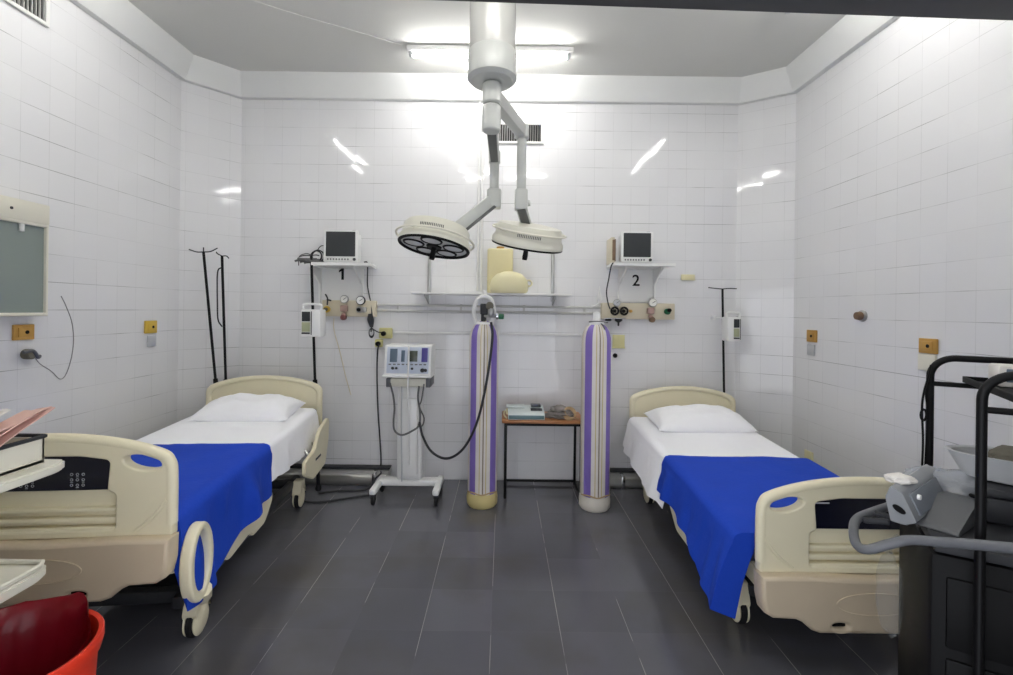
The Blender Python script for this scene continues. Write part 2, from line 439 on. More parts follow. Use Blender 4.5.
# slanting cove between tiles and ceiling, one length per wall
corners = [(XL, YF), (XL, YL), (CL, YB), (CR, YB), (XR, YR), (XR, YF)]
prof = [(-0.005, ZT-.002), (0.045, ZT), (0.052, ZT+.010), (0.075, ZT+.05), (0.105, ZT+.11), (0.135, ZT+.16), (0.14, ZC+.01), (-0.005, ZC+.01)]
def inward(i):
    pts = [Vector(c).to_2d() for c in corners]
    def nrm(a, b):
        d = (b-a).normalized(); return Vector((d.y, -d.x))
    if i == 0: n = nrm(pts[0], pts[1]); return n
    if i == len(pts)-1: n = nrm(pts[-2], pts[-1]); return n
    n1, n2 = nrm(pts[i-1], pts[i]), nrm(pts[i], pts[i+1])
    b = (n1+n2).normalized(); return b/max(0.3, b.dot(n1))
for i in range(5):
    bm = BM(); A = []; B = []
    for d, z in prof:
        for L_, k in ((A, i), (B, i+1)):
            n = inward(k); L_.append(bm.verts.new((corners[k][0]+n.x*d, corners[k][1]+n.y*d, z)))
    n = len(prof)
    for k in range(n): bm.faces.new((A[k], A[(k+1) % n], B[(k+1) % n], B[k]))
    bm.faces.new(A); bm.faces.new(list(reversed(B)))
    bmesh.ops.recalc_face_normals(bm, faces=list(bm.faces))
    struct('trim_%d' % (i+1), bm, 'cove')

# the wall the camera looks through, and its dark door frame
ra = R(1.95)
bm = BM()
box(bm, (-1.9, -.06, 1.9), (1.86, .12, 3.8)); box(bm, (1.83, -.06, 1.9), (1.66, .12, 3.8)); box(bm, (0.015, -.06, 2.9), (2.0, .12, 1.7))
struct('wall_front', bm, 'cove', (0, .611, 0), ra)
bm = BM()
box(bm, (0.015, -.068, 2.025), (1.92, .136, .05), .004); box(bm, (-.945, -.068, 1.0), (.05, .136, 2.0), .004); box(bm, (.975, -.068, 1.0), (.05, .136, 2.0), .004)
struct('trim_6', bm, 'darkframe', (0, .611, 0), ra)

# ------------------------------------------------------------------ ceiling lamps
def fluorescent(c, length, along, label, tubes=1, lit='tube'):
    t = thing('fluorescent_lamp', label, 'ceiling lamp', (c[0], c[1], ZC), 0 if along == 'x' else R(90), 'fluorescent lamps on the ceiling')
    L = length
    bm = BM(); box(bm, (0, 0, -.022), (L, .07, .044), .006); obj('batten', bm, 'white', t)
    for s in ((-1, 1) if tubes == 2 else (0,)):
        y = s*.045
        bm = BM(); cyl(bm, (-L/2+.05, y, -.075), (L/2-.05, y, -.075), .0135, 14); obj('lamp_tube', bm, lit, t)
        for e in (-1, 1):
            bm = BM(); box(bm, (e*(L/2-.035), y, -.06), (.03, .034, .06), .006); obj('lamp_holder', bm, 'ltgrey', t)
    return t
cb = at(490, 48, 3.83)
fluorescent((cb.x, 3.83), 1.36, 'x', 'fluorescent tube lamp on the ceiling near the back wall, behind the surgical lamp column')
fluorescent((.02, 1.62), 1.36, 'x', 'fluorescent tube lamp on the ceiling above the doorway, nearest the viewer')
fluorescent((1.93, 2.53), 1.42, 'y', 'fluorescent tube lamp on the ceiling by the right wall, beside the door lintel', lit='tube_worn')
fluorescent((-2.12, 2.42), 1.36, 'y', 'fluorescent tube lamp on the ceiling by the left wall, above the left bed', lit='tube_worn')

bm = BM(); tube(bm, [(-2.02, 3.10, ZC-.006), (-1.6, 3.38, ZC-.006), (-1.2, 3.6, ZC-.006), (-.85, 3.8, ZC-.006)], .004, 6)
tag(obj('ceiling_cable', bm, 'ceil'), 'thin painted cable run across the ceiling to the back fluorescent lamp', 'cable')

# ------------------------------------------------------------------ vents
def vent(c, w, h, rz, label, n=16, vertical=True):
    t = thing('air_vent', label, 'air vent', c, rz, 'air vents high on the walls')
    fr = .022
    bm = BM(); plate(bm, [[(-w/2, -h/2), (w/2, -h/2), (w/2, h/2), (-w/2, h/2)], [(-w/2+fr, -h/2+fr), (-w/2+fr, h/2-fr), (w/2-fr, h/2-fr), (w/2-fr, -h/2+fr)]], -.009, .018, .003)
    obj('vent_frame', bm, 'ventwhite', t)
    bm = BM(); box(bm, (0, -.002, 0), (w-fr*2, .004, h-fr*2)); obj('backing', bm, 'black', t)
    bm = BM()
    for k in range(n):
        x = -w/2+fr + (k+.5)*(w-2*fr)/n
        box(bm, (x, -.010, 0), (.006, .012, h-2*fr), rot=Matrix.Rotation(R(25), 3, 'Z'))
    obj('slats', bm, 'steel', t)
p = at(520, 133.5, YB)
vent((p.x, YB-.001, p.z), .44, .20, 0, 'white slatted air vent high on the back wall behind the lamp arms', 18)
vent((XL+.001, 2.425, 3.42), .86, .26, R(90), 'white slatted air vent at the top of the left wall', 34)

# ------------------------------------------------------------------ beds
def mir(pts): return pts + [(-x, z) for x, z in reversed(pts) if x > 1e-6]
W2 = .475

def make_bed(loc, rz, L, ff, lf, lh, label, guard):
    t = thing('hospital_bed', label, 'bed', loc, rz, 'hospital beds')
    zl = lambda y: lf + (lh-lf)*y/L
    F0 = Matrix.Translation((0, 0, ff)); H0 = Matrix.Translation((0, L, lh))
    # footboard
    out = mir([(0, .867), (.07, .866), (.2, .853), (.3, .836), (.386, .813), (.43, .793), (.46, .766), (.475, .73), (.475, .455)])
    holes = [ellipse(s*.360, .757, .074, .030, 26, rot=-s*R(10)) for s in (1, -1)]
    win = roundpoly([(-.258, .486), (.258, .486), (.258, .632), (.226, .644), (.236, .768), (.12, .785), (-.12, .785), (-.236, .768), (-.226, .644), (-.258, .632)], .02)
    fb = BM(); plate(fb, [out] + [list(reversed(h)) for h in holes] + [list(reversed(win))], 0.0, .05, .008, F0)
    # thick rolled rim along the top edge
    tube(fb, [(x, -.003, z+ff) for x, z in [(-.462, .50), (-.462, .70), (-.452, .755), (-.42, .785), (-.3, .822), (-.15, .846), (0, .853), (.15, .846), (.3, .822), (.42, .785), (.452, .755), (.462, .70), (.462, .50)]], .024, 10)
    foot = obj('footboard', fb, 'beige', t)
    bm = BM(); prism(bm, roundpoly([(-.262, .640), (.262, .640), (.262, .795), (-.262, .795)], .02), .004, .018, 'xz', F0)
    pn = obj('control_panel', bm, 'navy', foot); pn['label'] = 'dark navy control panel'
    for s in (-1, 1):
        bm = BM()
        if not guard:
            if s < 0: box(bm, (-.185, .003, .755 + ff), (.06, .002, .006)); obj('key_marking', bm, 'ltgrey', foot)
            continue
        for r in range(3):
            for c in range(3):
                ring(bm, (s*.095 + (c-1)*.022, .003, .705 - r*.022 + ff), .005, .0012, (0, 1, 0), 10, 4)
                if (r + c) % 2: box(bm, (s*.095 + (c-1)*.022, .003, .695 - r*.022 + ff), (.010, .001, .002))
        obj('key_marking', bm, 'ltgrey', foot)
    bm = BM()
    box(bm, (0, .022, .555+ff), (.53, .016, .17), .003)
    box(bm, (0, .006, .560+ff), (.52, .034, .020), .008); box(bm, (0, .006, .519+ff), (.52, .034, .026), .008)
    box(bm, (0, .002, .483+ff), (.52, .036, .022), .008)
    obj('louvre_panel', bm, 'beige', foot)
    for s in (1, -1):
        bm = BM(); tube(bm, [(s*.455, -.022, .60+ff), (s*.40, -.024, .53+ff), (s*.33, -.022, .475+ff)], .008, 6)
        obj('crease_ridge', bm, 'beige', foot)
    # lower bumper panel with arched underside
    low = mir([(0, .217), (.235, .217), (.27, .228), (.31, .262), (.34, .276), (.44, .280), (.474, .30), (.487, .36), (.490, .458), (.30, .462), (0, .452)])
    slots = [ellipse(s*.148, .250, .034, .012, 18) for s in (1, -1)]
    bm = BM(); plate(bm, [low] + [list(reversed(h)) for h in slots], -.028, .085, .016, F0)
    ring(bm, (0, -.068, .350+ff), 1.0, .006, (0, 1, 0), 40, 8, .17, .048)
    bp = obj('foot_bumper', bm, 'beige2', t)
    for s in (1, -1):
        bm = BM(); box(bm, (s*.148, -.045, .25+ff), (.062, .02, .02), .006); obj('slot_inset', bm, 'black', bp)
    # headboard
    zh = [(0, .93), (.1, .927), (.2, .916), (.3, .898), (.39, .872), (.44, .850), (.468, .822), (.475, .79), (.475, .50)]
    ho = mir(zh); hi = [(x*.90, .53+(z-.53)*.90) for x, z in ho]
    bm = BM(); plate(bm, [ho, list(reversed(hi))], 0, .05, .018, H0)
    hb = obj('headboard', bm, 'beige', t)
    bm = BM(); prism(bm, [(x*.92, .52+(z-.52)*.93) for x, z in ho], -.008, .018, 'xz', H0); obj('headboard_inset', bm, 'beige', hb)
    # deck and side frame
    bm = BM()
    t2 = BM()
    box(t2, (0, L/2, .485), (.86, L-.10, .05), .01)
    for s in (1, -1):
        box(t2, (s*.42, L/2, .455), (.04, L-.12, .09), .012)
    for v in t2.verts: v.co.z += zl(v.co.y)
    merge(bm, t2)
    obj('bed_frame', bm, 'beige', t)
    # lowered side rails
    for s in (1, -1):
        for (y0, y1, zt, zb, nm) in ((.42, 1.02, .37, .20, 'foot'), (1.20, 1.92, .60, .22, 'head')):
            xs = .462
            if guard and nm == 'head' and s > 0: y0, y1, xs = 1.46, 2.08, .53
            if not guard and s < 0 and nm == 'foot': y0, y1, xs, zt, zb = .10, .90, .525, .40, .28
            if nm == 'foot':
                o1 = [(y0, zt), (y1, zt+.03), (y1+.02, zb+.12), (y1-.10, zb+.02), (y0+.34, zb+.02), (y0+.30, zb+.06), (y0+.05, zb+.04), (y0-.02, zb+.10)]
            elif guard:
                o1 = [(y0, .40), (y0+.22, .42), (y0+.36, zt-.06), (y1-.03, zt-.02), (y1, zt-.06), (y1-.01, .40), (y1-.10, .21), (y0+.2, .20), (y0, .30)]
            else:
                o1 = [(y0, .36), (y1, .38), (y1+.02, .33), (y1-.10, .26), (y0+.40, .25), (y0+.34, .30), (y0+.08, .28), (y0, .30)]
            o1 = roundpoly(o1, .03)
            bm = BM()
            prism(bm, [(a, b) for a, b in o1], s*xs-.014, s*xs+.014, 'yz')
            bmesh.ops.bevel(bm, geom=[e for e in bm.edges if e.calc_face_angle(0) > 1.2], offset=.006, segments=2, affect='EDGES')
            for v in bm.verts: v.co.z += zl(v.co.y)
            sr = obj('side_rail', bm, 'beige', t)
            yc = (y0+y1)/2
            bm = BM(); box(bm, (s*xs, yc, .335+zl(yc)), (.036, .14, .022), .008); obj('rail_grip', bm, 'dkgrey', sr)
            for e in (-1, 1):
                bm = BM(); tube(bm, [(s*(xs-.007), yc+e*.12, .36+zl(yc)), (s*.44, yc+e*.08, .44+zl(yc))], .012, 8); obj('rail_arm', bm, 'steel', sr)
    # undercarriage
    bm = BM()
    for s in (1, -1): box(bm, (s*.33, L/2+.05, .19), (.05, L-.46, .06), .012)
    for y in (.36, L-.30): box(bm, (0, y, .19), (.74, .06, .06), .012)
    box(bm, (0, L/2, .17), (.5, 1.2, .03), .01)
    obj('chassis', bm, 'dkgrey', t)
    for y in (.60, L-.50):
        z1 = .45 + zl(y)
        for s in (1, -1):
            bm = BM(); tube(bm, [(s*.2, y, .20), (s*.2, y+.10, (z1+.2)/2), (s*.2, y, z1)], .026, 10)
            obj('lift_column', bm, 'steel', t)
    for (sx, y) in ((1, .34), (-1, .34), (1, L-.30), (-1, L-.30)):
        cx = sx*.385; zc = .075
        bm = BM(); lathe(bm, [(0, -.018), (.062, -.018), (.075, -.010), (.075, .010), (.062, .018), (0, .018)], 28, Matrix.Translation((cx, y, zc)) @ Matrix.Rotation(R(90), 4, 'Y'))
        cs = obj('caster', bm, 'rubber', t)
        bm = BM()
        for s in (1, -1):
            lathe(bm, [(0, -.004), (.068, -.004), (.072, .002), (.056, .010), (0, .014)], 28, Matrix.Translation((cx+s*.022, y, zc+.004)) @ Matrix.Rotation(s*R(90), 4, 'Y'))
        prism(bm, roundpoly([(y-.05, .10), (y-.062, .125), (y-.03, .22), (y+.04, .22), (y+.05, .13), (y+.076, .10), (y+.066, .155), (y+.02, .19)], .01), cx-.032, cx+.032, 'yz')
        obj('caster_shell', bm, 'beige', cs)
    # oval end guards beside the footboard
    if guard:
        for s in (1, -1):
            bm = BM()
            po = ellipse(.10, .48, .098, .172, 40); pi_ = ellipse(.104, .485, .062, .132, 40)
            mxg = Matrix.Translation((s*.512, 0, 0)) @ Matrix.Rotation(R(90), 4, 'Z')
            plate(bm, [po, list(reversed(pi_))], 0, .05, .012, mxg)
            gd = obj('end_guard', bm, 'beige', t)
            bm = BM(); tube(bm, [(s*.52, .14, .335), (s*.49, .20, .27), (s*.43, .28, .22), (s*.39, .34, .19)], .034, 10); obj('guard_arm', bm, 'beige', gd)
    return t, zl

def fnoise(x, y, z=0.0): return noise.noise(Vector((x, y, z)))

def drape(bed_loc, rz, zl, inner, half, y0, y1, ztop, hl, hr, lift, seed, thick=.006, wob=.006, fold=.02, edge_wave=.015, tuck=0, flare=.07):
    """a cloth laid over the mattress in the bed's own axes: flat top, rounded edges, hanging folds"""
    bm = BM(); rows = []
    ny = max(30, int((y1-y0)/.022)); r = .045
    for j in range(-4 if tuck else 0, ny+1):
        fy = max(0, j)/ny
        row = []
        prof = []
        nh, na, nt_ = 12, 6, 26
        for k in range(nh): prof.append(('L', 1-k/nh))
        for k in range(na): prof.append(('AL', k/na))
        for k in range(nt_+1): prof.append(('T', k/nt_))
        for k in range(1, na+1): prof.append(('AR', k/na))
        for k in range(1, nh+1): prof.append(('R', k/nh))
        for kind, u in prof:
            y = y0 + (y1-y0)*fy
            y += edge_wave*fnoise(u*2.3 + (3 if kind == 'R' else 0), seed, fy*1.5)*fy
            zt = ztop + zl(y) + lift
            b = half + lift
            if kind == 'T':
                x = -b + r + u*(2*b-2*r)
                w = wob*(1.2*fnoise(x*3.1+seed, y*2.7, seed) + .7*fnoise(x*7, y*6+seed, 2.2) + .35*fnoise(x*15, y*4, seed))
                z = zt + abs(w)*1.1
            elif kind in ('AL', 'AR'):
                a = (u if kind == 'AR' else 1-u)*math.pi/2; s = 1 if kind == 'AR' else -1
                x = s*(b - r + r*math.sin(a)); z = zt - r + r*math.cos(a)
            else:
                s = 1 if kind == 'R' else -1
                h = (hr if kind == 'R' else hl)(y)
                h = max(.02, h - r + .014*fnoise(y*6, seed+5, s))
                d = u*h
                f = fold*(fnoise(y*5.0+seed*3, d*1.2, s*2.0)*1.0 + .5*fnoise(y*12+seed, d*2.0, s*4.0))*min(1, d/.14)
                x = s*(b + .004 + d*(flare if s == inner else .07) + max(-.010, f)); z = zt - r - d
            if j < 0:
                x *= 1+.05*j; z += .012*j; y -= .002*j
                if kind in 'LR' and tuck < 2: z -= d*.24*j
            row.append(bm.verts.new((x, y, z)))
        rows.append(row)
    for a, b_ in zip(rows, rows[1:]):
        for k in range(len(a)-1): bm.faces.new((a[k], a[k+1], b_[k+1], b_[k]))
    bmesh.ops.recalc_face_normals(bm, faces=list(bm.faces))
    if sum(f.normal.z for f in bm.faces) < 0: bmesh.ops.reverse_faces(bm, faces=list(bm.faces))
    top = list(bm.faces)
    ret = bmesh.ops.solidify(bm, geom=top, thickness=thick)
    return bm

def place(o, loc, rz):
    o.location = loc; o.rotation_euler = (0, 0, rz); return o

def pillow_bm(w, d, h, seed):
    bm = BM(); nx, ny = 44, 28; top = []; bot = []
    for j in range(ny+1):
        a, b = [], []
        for i in range(nx+1):
            u, v = 2*i/nx-1, 2*j/ny-1
            e = max(0, (1-abs(u)**3.2))**.55 * max(0, (1-abs(v)**2.6))**.6
            px = u*w/2*(1-.045*(1-abs(u)**2)*0 - .06*v*v*abs(u)**6*0) * (1 - .05*(1-v*v)*abs(u))
            py = v*d/2*(1 - .07*(1-u*u)*abs(v))
            wr = .016*fnoise(u*2.5+seed, v*2.5, seed)+.009*fnoise(u*6, v*5+seed, 1)
            zt = h*.60*e + wr*e + h*.16*min(1, 1)
            zb = h*.16 - h*.16*min(1, e*2.2)
            a.append(bm.verts.new((px, py, zt)))
            b.append(bm.verts.new((px, py, zb)) if 0 < i < nx and 0 < j < ny else a[-1])
        top.append(a); bot.append(b)
    for j in range(ny):
        for i in range(nx):
            bm.faces.new((top[j][i], top[j][i+1], top[j+1][i+1], top[j+1][i]))
            q = [bot[j][i], bot[j+1][i], bot[j+1][i+1], bot[j][i+1]]
            if len({v.index if False else id(v) for v in q}) == 4:
                try: bm.faces.new(q)
                except ValueError: pass
    return bm

def dress(loc, rz, zl, L, inner, seed, names, blue_y, bl_hang, half=.455, px=.025, pw=.715, flare=.07):
    ca = Matrix.Translation(Vector(loc)) @ Matrix.Rotation(rz, 4, 'Z')
    mz = .522
    bm = BM()
    box(bm, (0, L/2+.01, mz+.07), (half*2-.004, L-.12, .14), .03, seg=3)
    bmesh.ops.subdivide_edges(bm, edges=[e for e in bm.edges if abs(e.verts[0].co.y-e.verts[1].co.y) > .5], cuts=6)
    for v in bm.verts: v.co.z += zl(v.co.y)
    o = place(obj('mattress', bm, 'mattress'), loc, rz); tag(o, names[0], 'mattress', 'mattresses on the hospital beds')
    def hin(y): return (.27 + .03*math.sin(y*3+seed)) if y > blue_y-.12 else .05
    def hout(y): return .16 if y > blue_y-.12 else .05
    hl, hr = (hout, hin) if inner > 0 else (hin, hout)
    bm = drape(loc, rz, zl, inner, half, .36, L-.09, .662, hl, hr, .004, seed, wob=.007, fold=.03, edge_wave=.01, flare=flare)
    o = place(obj('bed_sheet', bm, 'sheet', sharp=80), loc, rz); tag(o, names[1], 'bed sheet', 'white sheets on the beds')
    bl, br = (lambda y: .18, bl_hang) if inner > 0 else (bl_hang, lambda y: .18)
    bm = drape(loc, rz, zl, inner, half, .028, blue_y, .662, bl, br, .022, seed, wob=.007, fold=.06, edge_wave=.02, tuck=1 if inner > 0 else 2, flare=flare)
    o = place(obj('blanket', bm, 'blue', sharp=80), loc, rz); tag(o, names[2], 'blanket', 'blue blankets on the beds')
    bm = pillow_bm(pw, .41, .20, seed)
    o = obj('pillow', bm, 'pillow', sharp=80)
    yp = L-.34
    o.matrix_basis = ca @ Matrix.Translation((px, yp, .675 + zl(yp))) @ Matrix.Rotation(R(7), 4, 'X') @ Matrix.Rotation(R(inner*-2), 4, 'Z')
    tag(o, names[3], 'pillow', 'white pillows on the beds')

LB = (-1.828, 1.90, 0); LRZ = math.atan2(.2, 2.1); LL = 2.11
bedL, zlL = make_bed(LB, LRZ, LL, .20, .035, .085, 'beige plastic hospital bed on the left, set higher, oval guard beside its footboard', True)
dress(LB, LRZ, zlL, LL, 1, 1.7, ('dark mattress under the bedding of the left bed', 'white sheet on the left bed, hanging towards the ventilator',
      'royal blue blanket folded over the foot of the left bed', 'white pillow at the head of the left bed, under monitor 1'), 1.0,
      lambda y: .40 - .10*min(1, max(0, y-.15)/.85) + .03*math.sin(y*7))
RB = (1.625, 2.085, 0); RL = 2.12
bedR, zlR = make_bed(RB, 0, RL, 0, -.085, 0.005, 'beige plastic hospital bed on the right, standing lower, footboard half hidden by the equipment trolley', False)
dress((RB[0]-.075, RB[1], 0), R(-1.2), zlR, RL, -1, 4.1, ('dark mattress under the bedding of the right bed', 'white sheet on the right bed, hanging beside the striped cylinder',
      'royal blue blanket folded over the foot of the right bed', 'white pillow at the head of the right bed, under monitor 2'), 1.02,
      lambda y: .32 - .11*min(1, max(0, y-.1)/.85) + .03*math.sin(y*6+1), .472, .035, .78, .24)

# ------------------------------------------------------------------ surgical lamp
SY = 2.6
c0 = at(492, 85, SY)
sl = thing('surgical_light', 'twin headed cream surgical light hanging from a thick white ceiling column', 'surgical light', (c0.x, SY, ZC))
X0 = c0.x
bm = BM(); lathe(bm, [(0, 3.0), (.128, 3.0), (.131, ZC-.001), (0, ZC-.001)], 36, Matrix.Translation((X0, SY, 0))); obj('ceiling_column', bm, 'columngrey', sl, True)
bm = BM(); lathe(bm, [(0, 2.865), (.118, 2.865), (.138, 2.885), (.138, 3.02), (.131, 3.03), (.12, 3.03)], 36, Matrix.Translation((X0, SY, 0))); obj('column_collar', bm, 'lampgrey', sl, True)
def bar(bm, a, b, w, h, up=Vector((0, 0, 1)), bev=.012):
    a, b = Vector(a), Vector(b); d = (b-a); L = d.length; y = d.normalized()
    x = y.cross(up).normalized(); z = x.cross(y)
    m = Matrix((x, y, z)).transposed()
    box(bm, (a+b)/2, (w, L, h), bev, m)
hub1 = at(489, 90, SY); hub1.x = X0
bm = BM(); cyl(bm, (X0, SY, 2.87), (X0, SY, 2.60), .028, 20); obj('spindle', bm, 'lampgrey', sl, True)
# arm carrying the right head
zA = 2.80; eR = Vector((at(522, 130, 3.14).x, 3.14, zA))
bm = BM(); cyl(bm, (X0, SY, 2.86), (X0, SY, 2.745), .052, 24, .008); bar(bm, (X0, SY, zA), eR, .07, .085); cyl(bm, eR+Vector((0, 0, .045)), eR-Vector((0, 0, .05)), .048, 24, .008)
obj('swing_arm', bm, 'lampgrey', sl, True)
elR = at(520.5, 203, 3.14); elR.x = eR.x; 
bm = BM(); cyl(bm, eR, elR, .032, 20); obj('drop_tube', bm, 'lampgrey', sl, True)
bm = BM(); box(bm, elR + Vector((0, 0, .02)), (.088, .10, .14), .016); cyl(bm, elR+Vector((.04, 0, .0)), elR+Vector((.062, 0, 0)), .02, 12); obj('elbow_joint', bm, 'lampgrey', sl, True)
hR = at(527, 245, 3.24)
endR = hR + Vector((0.0, .0, .12))
bm = BM(); bar(bm, elR+Vector((0, 0, -.02)), endR, .066, .06); obj('spring_arm', bm, 'lampgrey', sl, True)
dR = (endR-elR).normalized()
bm = BM(); bar(bm, elR+Vector((0, -.034, -.05)), endR+Vector((0, -.034, -.01)), .058, .014, bev=.004); obj('arm_cover', bm, 'armunder', sl, True)
# arm carrying the left head
zB = 2.655; eL = Vector((at(494.5, 165, 3.22).x, 3.22, zB))
bm = BM(); cyl(bm, (X0, SY, 2.735), (X0, SY, 2.59), .052, 24, .008); bar(bm, (X0, SY, zB), eL, .066, .085); cyl(bm, eL+Vector((0, 0, .045)), eL-Vector((0, 0, .05)), .040, 24, .008)
obj('swing_arm', bm, 'lampgrey', sl, True)
bm = BM(); bar(bm, Vector((X0, SY+.06, zB-.046)), eL+Vector((0, -.05, -.046)), .05, .014, bev=.003); obj('arm_cover', bm, 'armunder', sl, True)
elL = at(492, 199, 3.22); elL.x = eL.x
bm = BM(); cyl(bm, eL, elL, .032, 20); obj('drop_tube', bm, 'lampgrey', sl, True)
bm = BM(); box(bm, elL + Vector((0, 0, .0)), (.10, .10, .13), .016); obj('elbow_joint', bm, 'lampgrey', sl, True)
hL = at(434, 247, 3.05)
endL = at(451, 233, 3.10)
bm = BM(); bar(bm, elL+Vector((.0, 0, -.0)), endL, .075, .085); obj('spring_arm', bm, 'lampgrey', sl, True)
bm = BM(); bar(bm, elL+Vector((.012, -.012, -.046)), endL+Vector((.02, -.012, -.046)), .06, .02, bev=.004); obj('arm_cover', bm, 'armunder', sl, True)

def lamp_head(c, mx_rot, r, handle_len, lobes, rail_z, rail_k):
    mx = Matrix.Translation(c) @ mx_rot
    k = r/.235
    bm = BM(); lathe(bm, [(r*.99, -.004), (r, .004), (r*1.0, .03), (r*.95, .05), (r*.93, .06), (r*.92, .115), (r*.86, .135), (r*.5, .145), (0, .147)], 44, mx)
    lathe(bm, [(r*.99, -.004), (r*.93, -.004), (r*.93, .012), (0, .012)], 44, mx)
    hd = obj('lamp_head', bm, 'lampcream', sl, True)
    bm = BM(); lathe(bm, [(0, .004), (r*.95, .004), (r*.95, .011), (0, .011)], 44, mx); obj('glass_plate', bm, 'lens', hd, True)
    bm = BM()
    t = bmesh.new()
    ring(t, (0, 0, .0), r*.955, .011*k, (0, 0, 1), 44, 8)
    for a in lobes:
        x, y = r*.56*math.cos(a), r*.56*math.sin(a)
        ring(t, (x, y, .002), r*.27, .008*k, (0, 0, 1), 26, 6)
    merge(bm, t, mx); obj('lens_ring', bm, 'black', hd, True)
    bm = BM()
    for a in lobes:
        lathe(bm, [(0, -.003), (r*.25, -.001), (r*.25, .004)], 26, mx @ Matrix.Translation((r*.56*math.cos(a), r*.56*math.sin(a), 0)))
    obj('lens', bm, 'lens', hd, True)
    bm = BM(); lathe(bm, [(0, -.006), (r*.20, -.006), (r*.22, .004), (0, .006)], 26, mx); lathe(bm, [(0, -handle_len), (.017, -handle_len), (.019, -handle_len+.02), (.014, 0), (0, 0)], 16, mx)
    obj('centre_handle', bm, 'black', hd, True)
    bm = BM(); t = bmesh.new()
    ring(t, (0, 0, rail_z), r*rail_k, .0075, (0, 0, 1), 48, 8)
    for a in (0, 2.1, 4.2): cyl(t, (r*.88*math.cos(a), r*.88*math.sin(a), rail_z), (r*rail_k*math.cos(a), r*rail_k*math.sin(a), rail_z), .006, 8)
    merge(bm, t, mx); obj('grab_rail', bm, 'offwhite', hd, True)
    bm = BM()
    for i in range(14):
        a = -1.9 + i*.05
        box(bm, mx @ Vector((r*.925*math.cos(a), r*.925*math.sin(a), .078)), (.005, .006, .02), 0, mx.to_3x3() @ Matrix.Rotation(a+math.pi/2, 3, 'Z'))
    obj('vent_slot', bm, 'armunder', hd, True)
rotL = Matrix.Rotation(R(8), 4, 'Y') @ Matrix.Rotation(R(-9.5), 4, 'X')
lamp_head(hL, rotL, .236, .085, [-1.57, -.2, -2.94, 1.0, 2.1], .05, 1.08)
rotR = Matrix.Rotation(R(8.5), 4, 'Y') @ Matrix.Rotation(R(15), 4, 'X')
lamp_head(hR, rotR, .248, .105, [-1.57, -.3, -2.84, .95, 2.2], .098, 1.02)

# ------------------------------------------------------------------ back wall fittings
def W(px, py, d=YB): return at(px, py, d)

# vertical white conduit
bm = BM(); a = W(481.5, 100); b = W(481.5, 292)
for dx in (-.016, .016): tube(bm, [(a.x+dx, YB-.012, 3.56), (a.x+dx, YB-.012, b.z+.01)], .010, 8, False)
tag(obj('wall_conduit', bm, 'white'), 'pair of thin white conduits running down the back wall to the shelf', 'conduit')

# long shelf on uprights
p = W(491, 293, 4.12)
sh = thing('wall_shelf', 'long white shelf on two steel brackets across the back wall', 'shelf', (p.x, YB, p.z))
xa, xb = at(411, 293, 4.10).x, at(572, 295, 4.10).x
bm = BM(); box(bm, ((xa+xb)/2, YB-.16, p.z-.009), (xb-xa, .30, .018), .004); obj('shelf_board', bm, 'white', sh, True)
for px in (429.5, 552.5):
    x = W(px, 280).x
    bm = BM(); box(bm, (x, YB-.013, W(px, 282).z+.05), (.030, .024, W(px, 255).z-W(px, 305).z), .003); u = obj('shelf_upright', bm, 'steel', sh, True)
    bm = BM(); prism(bm, [(YB-.02, p.z-.018), (YB-.27, p.z-.018), (YB-.27, p.z-.03), (YB-.02, p.z-.10)], x-.006, x+.006, 'yz'); obj('bracket', bm, 'steel', u, True)

# things on the shelf
zsh = p.z
q = at(500, 270, 4.22)
bm = BM()
x0, x1 = at(487.5, 260, 4.25).x, at(513, 260, 4.25).x
zt_ = at(500, 249, 4.25).z
box(bm, ((x0+x1)/2, 4.27, (zsh+zt_)/2), (x1-x0, .16, zt_-zsh), .02, seg=3)
o = recentre(obj('plastic_canister', bm, 'jug'), ((x0+x1)/2, 4.27, zsh))
tag(o, 'yellowed plastic canister standing on the long shelf behind the right lamp head', 'canister')
bm = BM(); cyl(bm, (.0, -.081, .13), (.0, -.09, .13), .014, 12); cyl(bm, (0, 0, zt_-zsh), (0, 0, zt_-zsh+.022), .035, 16); obj('canister_cap', bm, 'brass', o)
c = at(509, 280, 4.14)
bm = BM(); t_ = bmesh.new()
lathe(t_, [(0, 0), (.15, 0), (.168, .02), (.172, .07), (.155, .125), (.11, .17), (.05, .19), (0, .195)], 32)
for v in t_.verts:
    v.co.y *= .55; v.co.x += .02*v.co.z
merge(bm, t_, Matrix.Translation((c.x, 4.13, zsh+.0005)))
o = recentre(obj('plastic_dome', bm, 'jugpale'), (c.x, 4.13, zsh)); tag(o, 'cream plastic dome cover lying on the long shelf in front of the canister', 'cover')
bm = BM(); ring(bm, (.175, 0, .09), .026, .008, (0, 1, 0), 18, 8); obj('dome_handle', bm, 'jugpale', o)

# two painted gas pipes and a thin raceway
bm = BM()
for dy in (0, .052):
    a = W(376, 305.3); b = W(600, 309.5)
    tube(bm, [(a.x, YB-.02, a.z-dy+.004), (b.x, YB-.02, a.z-dy+.004)], .0105, 8, False)
for f in (.1, .38, .66, .93):
    x = a.x + (b.x-a.x)*f; box(bm, (x, YB-.010, a.z-.022), (.02, .02, .085), .003)
tag(obj('gas_pipe', bm, 'paintedpipe'), 'pair of thin painted gas pipes joining the two beige gas panels', 'pipe')
bm = BM(); a = W(394, 332.5); b = W(590, 336)
box(bm, ((a.x+b.x)/2, YB-.006, a.z), (b.x-a.x, .016, .020), .003)
tag(obj('cable_raceway', bm, 'white'), 'thin white cable raceway along the wall below the gas pipes', 'raceway')

